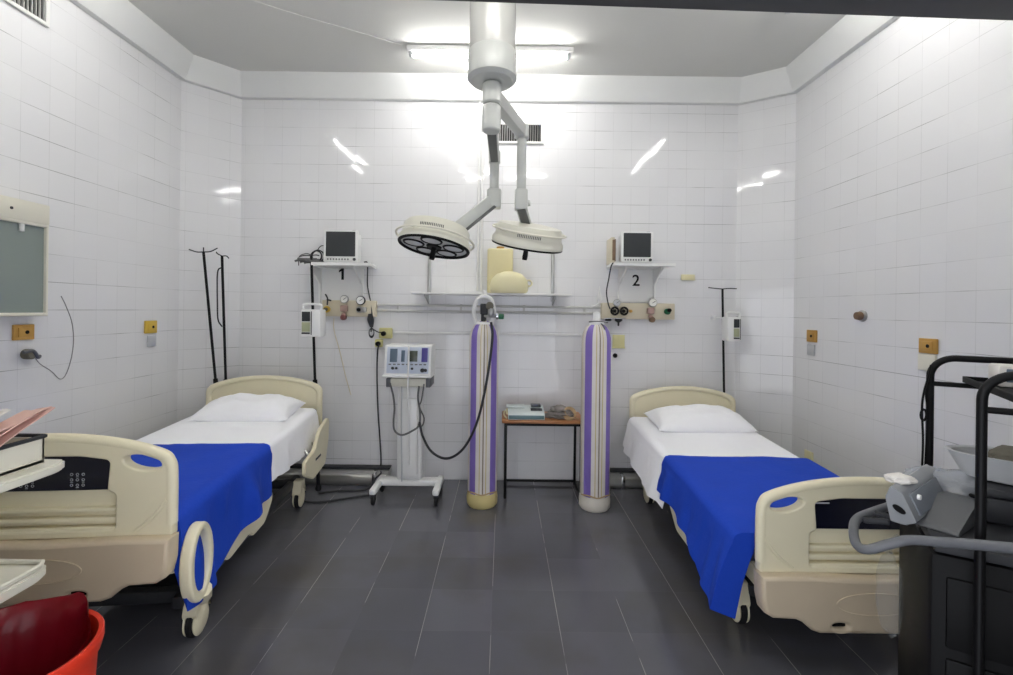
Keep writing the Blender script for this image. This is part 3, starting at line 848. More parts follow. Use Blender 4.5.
# ---- monitor stations
def digit(bm, num, h, x, y, z):
    if num == '1':
        prism(bm, [(x+p*h, z+q*h) for p, q in [(-.04, -.5), (.15, -.5), (.15, .5), (.02, .5), (-.08, .36), (-.24, .24), (-.24, .08), (-.04, .20)]], y-.002, y+.001, 'xz')
    else:
        textmesh(bm, num, h*1.25, Matrix.Translation((x, y-.0005, z)) @ Matrix.Rotation(R(90), 4, 'X'))
def station(pl, pr, py, num, npx, npy, back_px, back_y1, label):
    """shelf plate from pixel pl to pr at its front edge, painted back panel with the bed's number"""
    d = 4.06
    a = at(pl, py, d); b = at(pr, py, d); z = a.z
    t = thing('monitor_shelf', label, 'shelf', ((a.x+b.x)/2, YB, z), 0, 'monitor shelves')
    bm = BM(); prism(bm, [(a.x, d), (b.x, d), (b.x-.03, YB-.001), (a.x+.03, YB-.001)], z-.025, z, 'xy'); obj('shelf_board', bm, 'white', t, True)
    x0, x1 = W(back_px[0], 285).x, W(back_px[1], 285).x
    zb = W((back_px[0]+back_px[1])/2, back_y1).z
    bm = BM(); box(bm, ((x0+x1)/2, YB-.007, (z-.026+zb)/2), (x1-x0, .012, z-.026-zb), .003); obj('back_panel', bm, 'white', t, True)
    for x in (x0+.012, x1-.012):
        bm = BM(); prism(bm, [(YB-.013, z-.026), (YB-.26, z-.026), (YB-.26, z-.04), (YB-.05, z-.17), (YB-.04, zb), (YB-.013, zb)], x-.008, x+.008, 'yz'); obj('bracket', bm, 'white', t, True)
    n = at(npx, npy, YB-.014)
    bm = BM(); digit(bm, num, .118, n.x, YB-.014, n.z); nb = obj('bed_number', bm, 'black', t, True); nb['label'] = 'black painted number ' + num
    return t, z
st1, z1 = station(311, 370, 262, '1', 342, 273.5, (320, 364), 303, 'white wall shelf with black number 1 below its board')
st2, z2 = station(611.5, 676, 262.5, '2', 636, 281, (617.5, 654.5), 302, 'white wall shelf with black number 2 below its board')

def monitor(px0, px1, py0, d, zb, label):
    a = at(px0, py0, d); b = at(px1, py0, d); w = b.x-a.x; h = a.z-zb; cx = (a.x+b.x)/2
    t = thing('patient_monitor', label, 'monitor', (cx, d, zb), 0, 'patient monitors')
    bm = BM(); box(bm, (0, .01, h/2+.006), (w, .03, h-.012), .01); box(bm, (0, .085, h/2+.006), (w*.90, .14, h*.86), .02)
    for s in (1, -1): box(bm, (s*w*.33, .06, .004), (.04, .12, .008), .002)
    obj('housing', bm, 'monitor', t)
    bm = BM(); prism(bm, roundpoly([(-w*.42, h*.205), (w*.42, h*.205), (w*.42, h*.955), (-w*.42, h*.955)], .006), -.0075, -.004, 'xz'); obj('screen', bm, 'screen', t)
    for k in range(8):
        bm = BM(); box(bm, (-w*.36 + k*w*.082, -.007, h*.12), (w*.045, .006, .014), .002); obj('button', bm, 'grey', t)
    bm = BM(); cyl(bm, (w*.40, -.004, h*.12), (w*.40, -.020, h*.12), .013, 16, .003); obj('dial', bm, 'dkgrey', t)
    bm = BM(); box(bm, (w*.36, .02, h-.002), (.03, .02, .012), .003); obj('alarm_light', bm, 'grey', t)
monitor(323.5, 358.5, 230, 4.14, z1, 'patient monitor with dark screen on the shelf numbered 1')
monitor(621, 653.5, 231.5, 4.14, z2, 'patient monitor with dark screen on the shelf numbered 2')

# coiled lead and grey bundle left of monitor 1
bm = BM(); c = at(317, 246.5, 4.16)
for k, (rr, off) in enumerate(((.050, 0), (.054, .012), (.046, -.01), (.052, .02))):
    ring(bm, (c.x+off*.3, 4.16+off, z1+.063+off*.1), rr, .005, (.15*k-.2, -1, .1*k-.1), 26, 6)
tube(bm, [(c.x-.04, 4.16, z1+.07), (c.x-.10, 4.17, z1+.085), (c.x-.17, 4.19, z1+.06), (c.x-.18, 4.2, z1-.02)], .0035, 6)
tube(bm, [(c.x, 4.16, z1+.11), (c.x+.03, 4.16, z1+.15), (c.x+.06, 4.17, z1+.16)], .004, 6)
tag(recentre(obj('coiled_lead', bm, 'dkgrey'), (c.x, 4.16, z1)), 'coiled dark monitor lead standing beside monitor 1', 'cable')
a = at(299, 259, 4.2); b = at(326, 259, 4.2)
bm = BM()
for k in range(6):
    y = 4.10+.045*k
    tube(bm, [(a.x+.02*random.random(), y, z1+.01+.01*(k % 2)), (a.x+.07, y+.02, z1+.03), (a.x+.15, y-.02, z1+.012+.012*(k % 3)), (b.x-.02, y+.01, z1+.012)], .010, 7)
    tube(bm, [(a.x+.03, y+.01, z1+.035), (a.x+.10, y-.02, z1+.028), (b.x-.05, y+.02, z1+.034)], .008, 7)
tag(recentre(obj('lead_bundle', bm, 'cablegrey'), ((a.x+b.x)/2, 4.2, z1)), 'grey bundle of leads heaped at the left end of shelf 1', 'cable bundle')
# power lead off shelf 1, with its hanging bundle and plug
bm = BM()
pts = [at(364, 262, 4.15), at(367.5, 264, 4.18), at(367.5, 285, 4.33), at(371, 304, 4.34), at(372, 318, 4.33), at(371, 332, 4.33)]
tube(bm, pts, .006, 7)
for k in range(5):
    o_ = .004*(k-2)
    tube(bm, [at(369+k*.6, 314, 4.32+o_), at(368+k*1.3, 320, 4.30+o_), at(370.5+k*.5, 327, 4.31+o_)], .007, 6)
ring(bm, at(371.5, 333, 4.32), .042, .006, (.3, -1, 0), 22, 6, .55, 1.0)
ring(bm, at(371.5, 332.5, 4.33), .036, .006, (.1, -1, .1), 22, 6, .6, 1.0)
tube(bm, [at(373, 329, 4.33), at(378, 332, 4.34), at(384.5, 332.5, 4.345)], .005, 6)
tag(obj('power_lead', bm, 'dkgrey'), 'dark power lead hanging in a tied bundle from shelf 1', 'cable')
# slim board and lead left of monitor 2
a = at(613, 262, 4.15)
bm = BM(); h_ = at(613, 238, 4.15).z - z2
box(bm, (a.x-.012, 4.2, z2+h_/2), (.03, .20, h_), .004)
o = recentre(obj('charger_box', bm, 'panelbeige'), (a.x-.012, 4.2, z2)); tag(o, 'slim upright beige box with a brown face at the left of shelf 2', 'box')
bm = BM(); box(bm, (.019, -.02, h_/2), (.010, .16, h_*.86), .003); box(bm, (0.005, -.104, h_/2), (.024, .01, h_*.8), .003); obj('brown_face', bm, 'brown', o)
bm = BM(); tube(bm, [at(613, 263, 4.06), at(611, 267, 4.04), at(608.5, 280, 4.2), at(606.5, 292, 4.3), at(608, 303, 4.31), at(610, 309, 4.32)], .006, 7)
tag(obj('thin_lead', bm, 'dkgrey'), 'thin dark lead falling from shelf 2 to the gas panel valves', 'cable')

# ---- gas panels
def gauge(t, p, r, m_face='gaugeface', rim='steel', y=YB-.10):
    bm = BM(); cyl(bm, (p.x, y+.025, p.z), (p.x, y, p.z), r, 24, .004); g = obj('gauge', bm, rim, t, True)
    bm = BM(); cyl(bm, (p.x, y+.001, p.z), (p.x, y-.002, p.z), r*.84, 24); box(bm, (p.x, y-.001, p.z), (.001, .001, .001)); obj('gauge_face', bm, m_face, g, True)
    bm = BM(); box(bm, (p.x+r*.2, y-.003, p.z+r*.15), (r*.9, .001, r*.10), 0, Matrix.Rotation(R(-35), 3, 'Y')); obj('needle', bm, 'black', g, True)
    return g
yp = YB-.062
a, b = W(324.5, 300.5), W(377.5, 316.5)
g1 = thing('gas_console', 'beige medical gas panel below shelf 1, with pale flowmeters', 'gas panel', ((a.x+b.x)/2, YB, b.z), 0, 'medical gas panels')
bm = BM(); box(bm, ((a.x+b.x)/2, YB-.031, (a.z+b.z)/2), (b.x-a.x, .06, .15), .008); obj('panel_box', bm, 'panelbeige', g1, True)
zz = (a.z+b.z)/2
def outlet(t, x, m, knob, zoff=0.0):
    bm = BM(); cyl(bm, (x, yp, zz+zoff), (x, yp-.035, zz+zoff), .03, 20, .005); o = obj('gas_outlet', bm, m, t, True)
    bm = BM(); cyl(bm, (x, yp-.035, zz+zoff), (x, yp-.06, zz+zoff), .017, 16, .003); obj('outlet_knob', bm, knob, o, True)
outlet(g1, W(330, 306).x, 'yellow', 'olive', -.01)
bm = BM(); x = W(331, 300).x; tube(bm, [(x, yp-.03, zz+.03), (x+.005, yp-.04, zz+.09), (x-.012, yp-.05, zz+.13)], .007, 6); tube(bm, [(x, yp-.04, zz+.08), (x+.04, yp-.045, zz+.07)], .007, 6); obj('inlet_spout', bm, 'dkgrey', g1, True)
x = W(347.5, 308).x
bm = BM(); box(bm, (x, yp-.03, zz+.0), (.065, .05, .06), .01); cyl(bm, (x, yp-.02, zz-.05), (x, yp-.06, zz-.06), .02, 14, .004); obj('vacuum_regulator', bm, 'pinkbody', g1, True)
bm = BM(); cyl(bm, (x, yp-.02, zz-.082), (x, yp-.065, zz-.082), .026, 16, .005); obj('regulator_knob', bm, 'red', g1, True)
gauge(g1, Vector((x, 0, zz+.085)), .038)
x = W(363.5, 308).x
outlet(g1, x-.012, 'steel', 'black', -.01)
bm = BM(); box(bm, (x+.03, yp-.03, zz-.01), (.05, .045, .05), .01); obj('flow_valve', bm, 'steel', g1, True)
gauge(g1, Vector((x, 0, zz+.075)), .042, 'gaugeface', 'dkgrey')

a, b = W(600.5, 302.5), W(672.5, 320)
g2 = thing('gas_console', 'beige medical gas panel below shelf 2, with dark twin valves', 'gas panel', ((a.x+b.x)/2, YB, b.z), 0, 'medical gas panels')
zz = (a.z+b.z)/2 - .0
bm = BM(); box(bm, ((a.x+b.x)/2, YB-.031, zz), (b.x-a.x, .06, .15), .008); obj('panel_box', bm, 'panelbeige', g2, True)
for px in (612, 621):
    x = W(px, 310).x
    bm = BM(); ring(bm, (x, yp-.05, zz), .033, .009, (0, 1, 0), 22, 8); cyl(bm, (x, yp, zz), (x, yp-.055, zz), .014, 12); 
    for k in range(3): bar(bm, Vector((x, yp-.05, zz)) - Vector((math.cos(k*1.05), 0, math.sin(k*1.05)))*.032, Vector((x, yp-.05, zz)) + Vector((math.cos(k*1.05), 0, math.sin(k*1.05)))*.032, .006, .008, Vector((0, 1, 0)), .001)
    obj('hand_wheel', bm, 'black', g2, True)
x = W(612, 316.5).x
bm = BM(); box(bm, (x, yp-.045, zz-.068), (.19, .09, .008), .002); tr = obj('valve_tray', bm, 'chrome', g2, True)
bm = BM(); lathe(bm, [(0, -.12), (.008, -.115), (.010, -.085), (.034, -.07), (.036, -.055), (.02, -.05), (0, -.05)], 18, Matrix.Translation((x+.035, yp-.045, zz-.02))); box(bm, (x-.06, yp-.045, zz-.082), (.05, .05, .022), .006); obj('bowl_fitting', bm, 'dkgrey', tr, True)
gauge(g2, Vector((W(614.5, 303).x, 0, zz+.075)), .034, 'ltgrey', 'steel')
x = W(647.5, 308).x
bm = BM(); box(bm, (x, yp-.03, zz+.005), (.065, .05, .06), .01); cyl(bm, (x, yp-.02, zz-.045), (x, yp-.06, zz-.055), .02, 14, .004); obj('vacuum_regulator', bm, 'pinkbody', g2, True)
bm = BM(); cyl(bm, (x+.01, yp-.02, zz-.075), (x+.01, yp-.065, zz-.075), .026, 16, .005); obj('regulator_knob', bm, 'brown', g2, True)
gauge(g2, Vector((x+.02, 0, zz+.08)), .040)
bm = BM(); cyl(bm, (W(628.5, 310).x, yp, zz), (W(628.5, 310).x, yp-.03, zz), .014, 14, .003); obj('gas_outlet', bm, 'brass', g2, True)
x = W(664.5, 310).x
bm = BM(); cyl(bm, (x, yp, zz+.0), (x, yp-.035, zz+.0), .028, 18, .005); o = obj('gas_outlet', bm, 'green', g2, True)
bm = BM(); cyl(bm, (x+.006, yp-.03, zz+.012), (x+.006, yp-.065, zz+.012), .018, 14, .004); obj('outlet_knob', bm, 'black', o, True)
# white humidifier hanging left of panel 2
c = W(598, 300)
bm = BM(); lathe(bm, [(0, 0), (.016, 0), (.020, .01), (.018, .05), (.008, .085), (.003, .13), (0, .135)], 18, Matrix.Translation((c.x, YB-.06, c.z-.005)))
o = recentre(obj('nozzle_bottle', bm, 'white'), (c.x, YB-.06, c.z-.005)); tag(o, 'small pointed white nozzle bottle on the pipe end left of gas panel 2', 'bottle')
bm = BM(); tube(bm, [(0, 0, 0), (-.005, 0, -.03), (-.03, .015, -.05), (-.06, .035, -.06)], .012, 8); obj('nozzle_neck', bm, 'white', o)

# pale oxygen tube hanging below panel 1
bm = BM(); tube(bm, [W(334, 318, 4.36), W(334, 330, 4.37), W(340, 352, 4.375), W(345, 374, 4.378), W(351, 395, 4.38)], .004, 7)
tag(obj('oxygen_tube', bm, 'tanpale'), 'pale thin oxygen tube hanging below the gas panel of bed 1', 'tube')

# double socket with plugs
a = W(385, 333); b = W(379.5, 343)
so = thing('wall_socket', 'pale yellow double wall socket with black plugs beside the ventilator', 'wall socket', (a.x, YB, b.z))
bm = BM(); box(bm, (a.x+.012, YB-.018, a.z), (.125, .034, .10), .012); box(bm, (b.x, YB-.018, b.z), (.075, .034, .075), .012); obj('socket_plate', bm, 'paleyellow', so, True)
for q in (a, b):
    bm = BM(); cyl(bm, (q.x-.0, YB-.035, q.z-.002), (q.x, YB-.075, q.z-.004), .022, 16, .005); obj('plug', bm, 'black', so, True)
bm = BM(); tube(bm, [W(379, 344, 4.31), W(377.5, 352, 4.33), W(377, 375, 4.36), W(378, 410, 4.37), W(380, 440, 4.37), W(381, 462, 4.36), W(379, 470, 4.33)], .007, 7)
bm2 = bm
tube(bm2, [W(379, 470, 4.33), W(381, 473, 4.25), W(376, 478, 4.16), Vector((-1.18, 4.10, .012)), Vector((-1.42, 4.06, .010)), Vector((-1.56, 4.0, .010))], .008, 7)
tag(obj('power_cable', bm2, 'dkgrey'), 'dark cord dropping from the yellow double socket to the floor', 'cable')

# note and small fittings
c = W(618.5, 341.5)
bm = BM(); box(bm, (c.x, YB-.004, c.z), (.115, .006, .125), .002); box(bm, (c.x, YB-.010, c.z-.058), (.12, .016, .012), .003)
o = recentre(obj('wall_note', bm, 'note'), (c.x, YB, c.z)); tag(o, 'small yellow note plate on the wall beside the right striped cylinder', 'note')
c = W(615, 355.5); bm = BM(); lathe(bm, [(0, 0), (.022, 0), (.022, .01), (.012, .03), (0, .032)], 16, Matrix.Translation((c.x, YB-.0005, c.z)) @ Matrix.Rotation(R(90), 4, 'X'))
tag(recentre(obj('wall_hook', bm, 'black'), (c.x, YB, c.z)), 'small black hook on the wall just below the yellow note', 'hook')
c = W(687.5, 277.5); bm = BM(); box(bm, (c.x, YB-.010, c.z), (.13, .02, .055), .008); box(bm, (c.x, YB-.022, c.z-.024), (.13, .008, .006), .001)
tag(recentre(obj('junction_box', bm, 'jugpale'), (c.x, YB, c.z)), 'low cream junction box on the wall right of shelf 2', 'junction box')

# ------------------------------------------------------------------ side walls
def side_plate(x, py_pos, z, w, h, m, label, name, cat, hole=True, side=1):
    """plate on a side wall; side=1 left wall facing +x"""
    t = thing(name, label, cat, (x, py_pos, z), R(90) if side > 0 else R(-90))
    bm = BM(); box(bm, (0, -.008, 0), (w, .014, h), .004); obj('socket_plate', bm, m, t)
    if hole:
        bm = BM(); box(bm, (0, -.018, 0), (w*.62, .006, h*.62), .003); obj('socket_insert', bm, m, t)
        bm = BM(); cyl(bm, (w*.08, -.020, 0), (w*.08, -.0235, 0), .011, 14); obj('socket_hole', bm, 'black', t)
    return t
side_plate(XL, 2.73, 1.435, .12, .09, 'brass', 'ochre wall socket below the film viewer on the left wall', 'wall_socket', 'wall socket')
side_plate(XL, 3.717, 1.43, .125, .10, 'yellow', 'yellow wall socket on the left wall beyond the left bed', 'wall_socket', 'wall socket')
side_plate(XL, 3.73, 1.318, .085, .09, 'ltgrey', 'small blank grey plate below the yellow socket, left wall', 'switch_plate', 'switch plate', False)
side_plate(XR, 3.88, 1.416, .12, .10, 'brass', 'small ochre wall socket on the right wall nearest the back corner', 'wall_socket', 'wall socket', True, -1)
side_plate(XR, 3.89, 1.30, .085, .09, 'ltgrey', 'small blank grey plate below the socket by the back corner, right wall', 'switch_plate', 'switch plate', False, -1)
side_plate(XR, 2.818, 1.415, .12, .09, 'brass', 'large ochre wall socket on the right wall above the black trolley rails', 'wall_socket', 'wall socket', True, -1)
side_plate(XR, 2.825, 1.315, .115, .10, 'offwhite', 'blank white plate under the ochre socket, behind the black trolley rails', 'switch_plate', 'switch plate', False, -1)
side_plate(XR, 3.90, .40, .10, .11, 'jugpale', 'low cream socket plate on the right wall beside the right mattress', 'wall_socket', 'wall socket', False, -1)
t = thing('wall_valve', 'dark round valve knob alone on the right wall', 'valve', (XR, 3.343, 1.59), R(-90))
bm = BM(); lathe(bm, [(0, 0), (.042, 0), (.042, .008), (.03, .015), (0, .015)], 20, Matrix.Rotation(R(90), 4, 'X')); obj('valve_rose', bm, 'steel', t)
bm = BM(); lathe(bm, [(0, .012), (.028, .012), (.032, .025), (.026, .05), (0, .052)], 20, Matrix.Rotation(R(90), 4, 'X')); box(bm, (-.02, -.03, .0), (.03, .02, .02), .004); obj('valve_knob', bm, 'brown', t)
t = thing('wall_valve', 'grey metal wall valve under the ochre socket on the left wall', 'valve', (XL, 2.745, 1.305), R(90))
bm = BM(); cyl(bm, (0, 0, 0), (0, -.05, 0), .03, 16, .005); obj('valve_body', bm, 'olive', t)
bm = BM(); tube(bm, [(-.05, -.045, .015), (0, -.05, .02), (.03, -.05, -.02), (.05, -.04, -.015)], .010, 8); obj('valve_lever', bm, 'grey', t)
bm = BM()
def LW(px, py):
    d = (XL+.002)*F/(px-VX); p = at(px, py, d); return Vector((XL+.002, d, p.z))
tube(bm, [LW(61, 296), LW(66, 306), LW(72, 322), LW(74, 340), LW(72, 358), LW(67, 374), LW(61, 379), LW(52, 371), LW(41, 364), LW(36, 358)], .0028, 6)
tag(obj('thin_wire', bm, 'palewire'), 'thin grey wire dangling on the left wall beside the film viewer', 'wire')

# film viewer
fv = thing('film_viewer', 'cream framed x-ray film viewer with grey panel on the left wall', 'film viewer', (XL, 2.375, 1.53), R(90))
w_, h_ = .84, .66   # local x along +y world
bm = BM()
plate(bm, [[(-.42, 0), (.42, 0), (.42, .66), (-.42, .66)], [(-.407, .02), (-.407, .525), (.407, .525), (.407, .02)]], -.045, .088, .006); box(bm, (0, -.075, .60), (.84, .035, .115), .006); obj('case', bm, 'offwhite', fv)
bm = BM(); box(bm, (0, -.064, .275), (.818, .012, .51)); obj('viewer_panel', bm, 'viewerglass', fv)
for k in range(4):
    bm = BM(); box(bm, (-.33+k*.20, -.078, .505), (.022, .014, .045), .003); obj('film_clip', bm, 'white', fv)
bm = BM()
for x in (-.2, .2): cyl(bm, (x, -.092, .60), (x, -.096, .60), .008, 10)
obj('screw', bm, 'dkgrey', fv)

# ------------------------------------------------------------------ drip stands
def iv_pole(top, base, r, label, hooks, tip_dir=0, lower='blackm', split=None):
    top, base = Vector(top), Vector(base)
    t = thing('drip_stand', label, 'drip stand', base, 0, 'drip stands behind the beds')
    d = (top-base)
    bm = BM(); tube(bm, [base+Vector((0, 0, .03)), base+d*.45], r*1.15, 10, False); obj('lower_tube', bm, lower, t, True)
    bm = BM()
    tube(bm, [base+d*.44, top], r*.9, 10, False); obj('upper_tube', bm, 'blackm', t, True)
    bm = BM(); cyl(bm, base+d*.44, base+d*.47, r*1.5, 12); obj('clamp_collar', bm, 'black', t, True)
    bm = BM(); lathe(bm, [(0, 0), (r*1.8, 0), (r*2.0, .02), (r*1.3, .05), (0, .05)], 14, Matrix.Translation(base)); obj('rubber_foot', bm, 'rubber', t, True)
    for hk in hooks:
        bm = BM(); tube(bm, [top + Vector(q) for q in hk], .005, 7); obj('bag_hook', bm, 'dkgrey', t, True)
    return t
p1 = at(203.5, 252, 4.05); p1b = at(216, 385, 4.05); d1 = (p1b-p1)/(p1.z-p1b.z)
iv_pole(p1, p1 + d1*p1.z, .012, 'leftmost black drip stand, leaning most, in the left corner behind the bed',
        [[(0, 0, 0), (-.06, 0, .0), (-.12, -.01, .02)], [(0, 0, 0), (.06, 0, .005), (.12, .0, .035)], [(0, 0, 0), (.0, .0, .03), (.0, .0, .04)]])
p2 = at(222, 256, 4.10); p2b = at(225.8, 382, 4.10); d2 = (p2b-p2)/(p2.z-p2b.z)
o = iv_pole(p2, p2 + d2*p2.z, .012, 'second black drip stand from the left wall, upright with a slim side rod',
        [[(0, 0, 0), (-.04, 0, .02), (-.05, 0, .035)], [(0, 0, 0), (.04, 0, .0), (.06, 0, -.02)]])
bm = BM(); q = p2 + d2*.12; tube(bm, [q+Vector((0, -.01, .02)), q+Vector((-.03, -.02, -.03)), q+Vector((-.028, -.02, -.30)), q+Vector((-.02, -.02, -.44)), q+Vector((.01, -.01, -.50))], .006, 7); obj('side_rod', bm, 'dkgrey', o, True)
p3 = at(311.2, 255.5, 4.10); p3b = at(318.8, 383, 4.10); d3 = (p3b-p3)/(p3.z-p3b.z)
iv_pole(p3, Vector((at(319.5, 400, 4.10).x, 4.10, 0)), .013, 'black drip stand at the right of the left headboard, carrying the larger pump',
        [[(0, 0, 0), (-.06, 0, .0), (-.10, .0, -.01)], [(0, 0, 0), (.04, 0, .005), (.07, .0, .0)]])
p4 = at(722.5, 289, 4.28); p4b = at(724, 388, 4.28); d4 = (p4b-p4)/(p4.z-p4b.z)
iv_pole(p4, p4 + d4*p4.z, .011, 'single drip stand behind the right bed with a flat bar on top',
        [[(0, 0, 0), (-.06, 0, .004), (-.13, 0, .012)], [(0, 0, 0), (.06, 0, .006), (.13, 0, .004)]], lower='blackm')

def pump(c, w, h, win_side, label):
    t = thing('infusion_pump', label, 'infusion pump', c, 0, 'infusion pumps on the drip stands')
    dpt = .13
    bm = BM(); box(bm, (0, 0, h*.42), (w, dpt, h*.84), .012); obj('housing', bm, 'white', t)
    wx = -w*.22 if win_side < 0 else w*.12
    ww = w*.42
    bm = BM(); box(bm, (wx, -dpt/2-.001, h*.62), (ww, .006, h*.30), .003); obj('display', bm, 'screen', t)
    bm = BM(); box(bm, (wx, -dpt/2-.001, h*.30), (ww, .006, h*.30), .003); obj('syringe_window', bm, 'pumpwin', t)
    bm = BM(); box(bm, (wx, -dpt/2-.002, h*.11), (ww, .008, h*.05), .002); box(bm, (wx+ww*.5+w*.06, -dpt/2-.001, h*.42), (w*.04, .006, h*.72), .001); obj('trim_strip', bm, 'dkgrey', t)
    bm = BM(); tube(bm, [(-w*.45, -.03, h*.82), (-w*.47, -.03, h*.95), (-w*.3, -.03, h), (w*.3, -.03, h), (w*.47, -.03, h*.95), (w*.45, -.03, h*.82)], .010, 8); obj('carry_handle', bm, 'white', t)
    bm = BM(); box(bm, (0, dpt/2+.008, h*.5), (.05, .03, .05), .006); obj('pole_clamp', bm, 'dkgrey', t)
a = at(313.5, 336.5, 3.985)
pump((a.x-.008, 4.0, a.z), .168, .275, -1, 'larger white infusion pump with dark window, on the stand by the left bed')
a = at(731.5, 341, 4.17)
pump((a.x+.005, 4.185, a.z), .12, .255, 1, 'smaller white infusion pump clamped to the stand behind the right bed')
a = at(714.5, 318, 4.24)
bm = BM(); lathe(bm, [(0, 0), (.015, 0), (.022, .012), (.022, .03), (.012, .042), (0, .042)], 18, Matrix.Translation((a.x, 4.26, a.z-.02)))
tube(bm, [(a.x, 4.26, a.z+.0), (a.x+.04, 4.27, a.z+.005), (p4.x, 4.278, a.z)], .006, 6)
tag(recentre(obj('clamp_knob', bm, 'white'), (a.x, 4.26, a.z)), 'small white clamp knob on the left of the single drip stand', 'clamp')

# ------------------------------------------------------------------ ventilator on its stand
a = at(408.5, 480, 3.95)
vx, vy = a.x, 3.95
vn = thing('ventilator', 'white ventilator on a wheeled pedestal between the left bed and the cylinders', 'ventilator', (vx, vy, 0))
hw = .285
bm = BM()
for s in (1, -1): box(bm, (s*(hw-.03), -.01, .115), (.055, .36, .05), .016)
box(bm, (0, .06, .12), (2*hw-.06, .10, .055), .016)
obj('base_frame', bm, 'white', vn)
for s in (1, -1):
    for y in (-.15, .13):
        bm = BM(); cyl(bm, (s*(hw-.03)-.013, y, .04), (s*(hw-.03)+.013, y, .04), .04, 18, .006); cw = obj('caster', bm, 'rubber', vn)
        bm = BM(); box(bm, (s*(hw-.03), y+.005, .075), (.042, .05, .04), .008); obj('caster_fork', bm, 'dkgrey', cw)
zc_ = at(408, 385, 3.95).z
bm = BM(); box(bm, (0, .06, (.14+zc_)/2), (.215, .11, zc_-.14), .03, seg=3); box(bm, (.0, .0, (.18+zc_-.10)/2), (.15, .05, zc_-.30), .015); obj('column', bm, 'white', vn)
bm = BM(); tube(bm, [(-.06, -.035, zc_), (-.058, -.035, .6), (-.05, -.03, .15)], .006, 6); obj('pedestal_seam', bm, 'ltgrey', vn)
zb_ = at(408, 377, 3.86).z; ztp = at(408, 345.5, 3.86).z
wv = .192
bm = BM(); box(bm, (0, .05, zc_-.0+.03), (.30, .24, .07), .012); obj('drawer_unit', bm, 'offwhite', vn)
for s in (1, -1):
    bm = BM(); box(bm, (s*.165, .04, zc_+.028), (.04, .22, .075), .008); obj('side_bracket', bm, 'grey', vn)
bm = BM(); prism(bm, roundpoly([(-.11, zb_), (.16, zb_), (.16, ztp), (-.07, ztp)], .015), -wv, wv, 'yz')
box(bm, (0, -.02, zb_+.008), (2*wv+.02, .23, .018), .006)
un = obj('control_unit', bm, 'white', vn)
# sloping face: frame of reference on the slope
sl_a = math.atan2(.04, ztp-zb_); Lf = math.hypot(.04, ztp-zb_)
FM = Matrix.Translation((0, -.112, zb_)) @ Matrix.Rotation(-sl_a, 4, 'X')
def fbox(bm, x, z, w, h, y=-.001, d=.006, bev=.001): 
    t_ = bmesh.new(); box(t_, (x, y, z), (w, d, h), bev); merge(bm, t_, FM)
bm = BM(); fbox(bm, 0, Lf*.53, .345, Lf*.82, 0, .006); obj('front_panel', bm, 'facelilac', un)
bm = BM(); fbox(bm, -.118, Lf*.68, .060, Lf*.42, -.004); fbox(bm, -.04, Lf*.66, .030, Lf*.36, -.004); obj('blue_display', bm, 'lcd', un)
bm = BM(); fbox(bm, .038, Lf*.66, .082, Lf*.34, -.004); obj('graph_display', bm, 'lcdgreen', un)
bm = BM(); fbox(bm, .138, Lf*.70, .050, Lf*.44, -.004); obj('violet_keypad', bm, 'violet', un)
for k in range(9):
    bm = BM(); fbox(bm, -.145 + k*.036, Lf*.40, .022, .010, -.005); obj('soft_key', bm, 'grey', un)
bm = BM()
t_ = bmesh.new()
for x, z, r in ((-.12, .28, .012), (-.09, .28, .010), (.04, .27, .010), (.125, .22, .017), (.15, .22, .013)): cyl(t_, (x, 0, Lf*z), (x, -.022, Lf*z), r, 14, .003)
merge(bm, t_, FM); obj('dial', bm, 'dkgrey', un)
bm = BM(); tube(bm, [(.01, -.10, ztp-.002), (.012, -.125, zb_+.1), (.012, -.13, zb_-.02), (.012, -.09, .65), (.012, -.05, .30)], .008, 8); o_ = obj('support_rod', bm, 'white', un)
# breathing tubes
bm = BM()
tube(bm, [at(390, 383, 3.86), at(393, 395, 3.83), at(394.5, 408, 3.83), at(393.5, 422, 3.82), at(395, 431, 3.82), at(402, 435, 3.80), at(412, 431, 3.80), at(419, 425, 3.82), at(420, 412, 3.84), at(418, 398, 3.86), at(419, 386, 3.88)], .008, 8)
tube(bm, [at(424, 384, 3.86), at(421.5, 400, 3.84), at(419.5, 407, 3.83), at(424, 418, 3.82), at(422, 426, 3.82), at(418, 424, 3.83)], .006, 8)
obj('breathing_tube', bm, 'cablegrey', vn, True)

# black hose from cylinder to ventilator
bm = BM()
tube(bm, [at(491, 322, 3.60), at(492.5, 335, 3.60), at(490, 360, 3.60), at(484, 395, 3.60), at(476, 425, 3.62), at(463, 449, 3.66), at(447, 458.5, 3.70), at(432, 452, 3.76), at(423, 437, 3.80), at(419.5, 422, 3.82)], .010, 10)
tag(obj('gas_hose', bm, 'dkgrey'), 'dark hose looping from the left cylinder to the ventilator', 'hose')

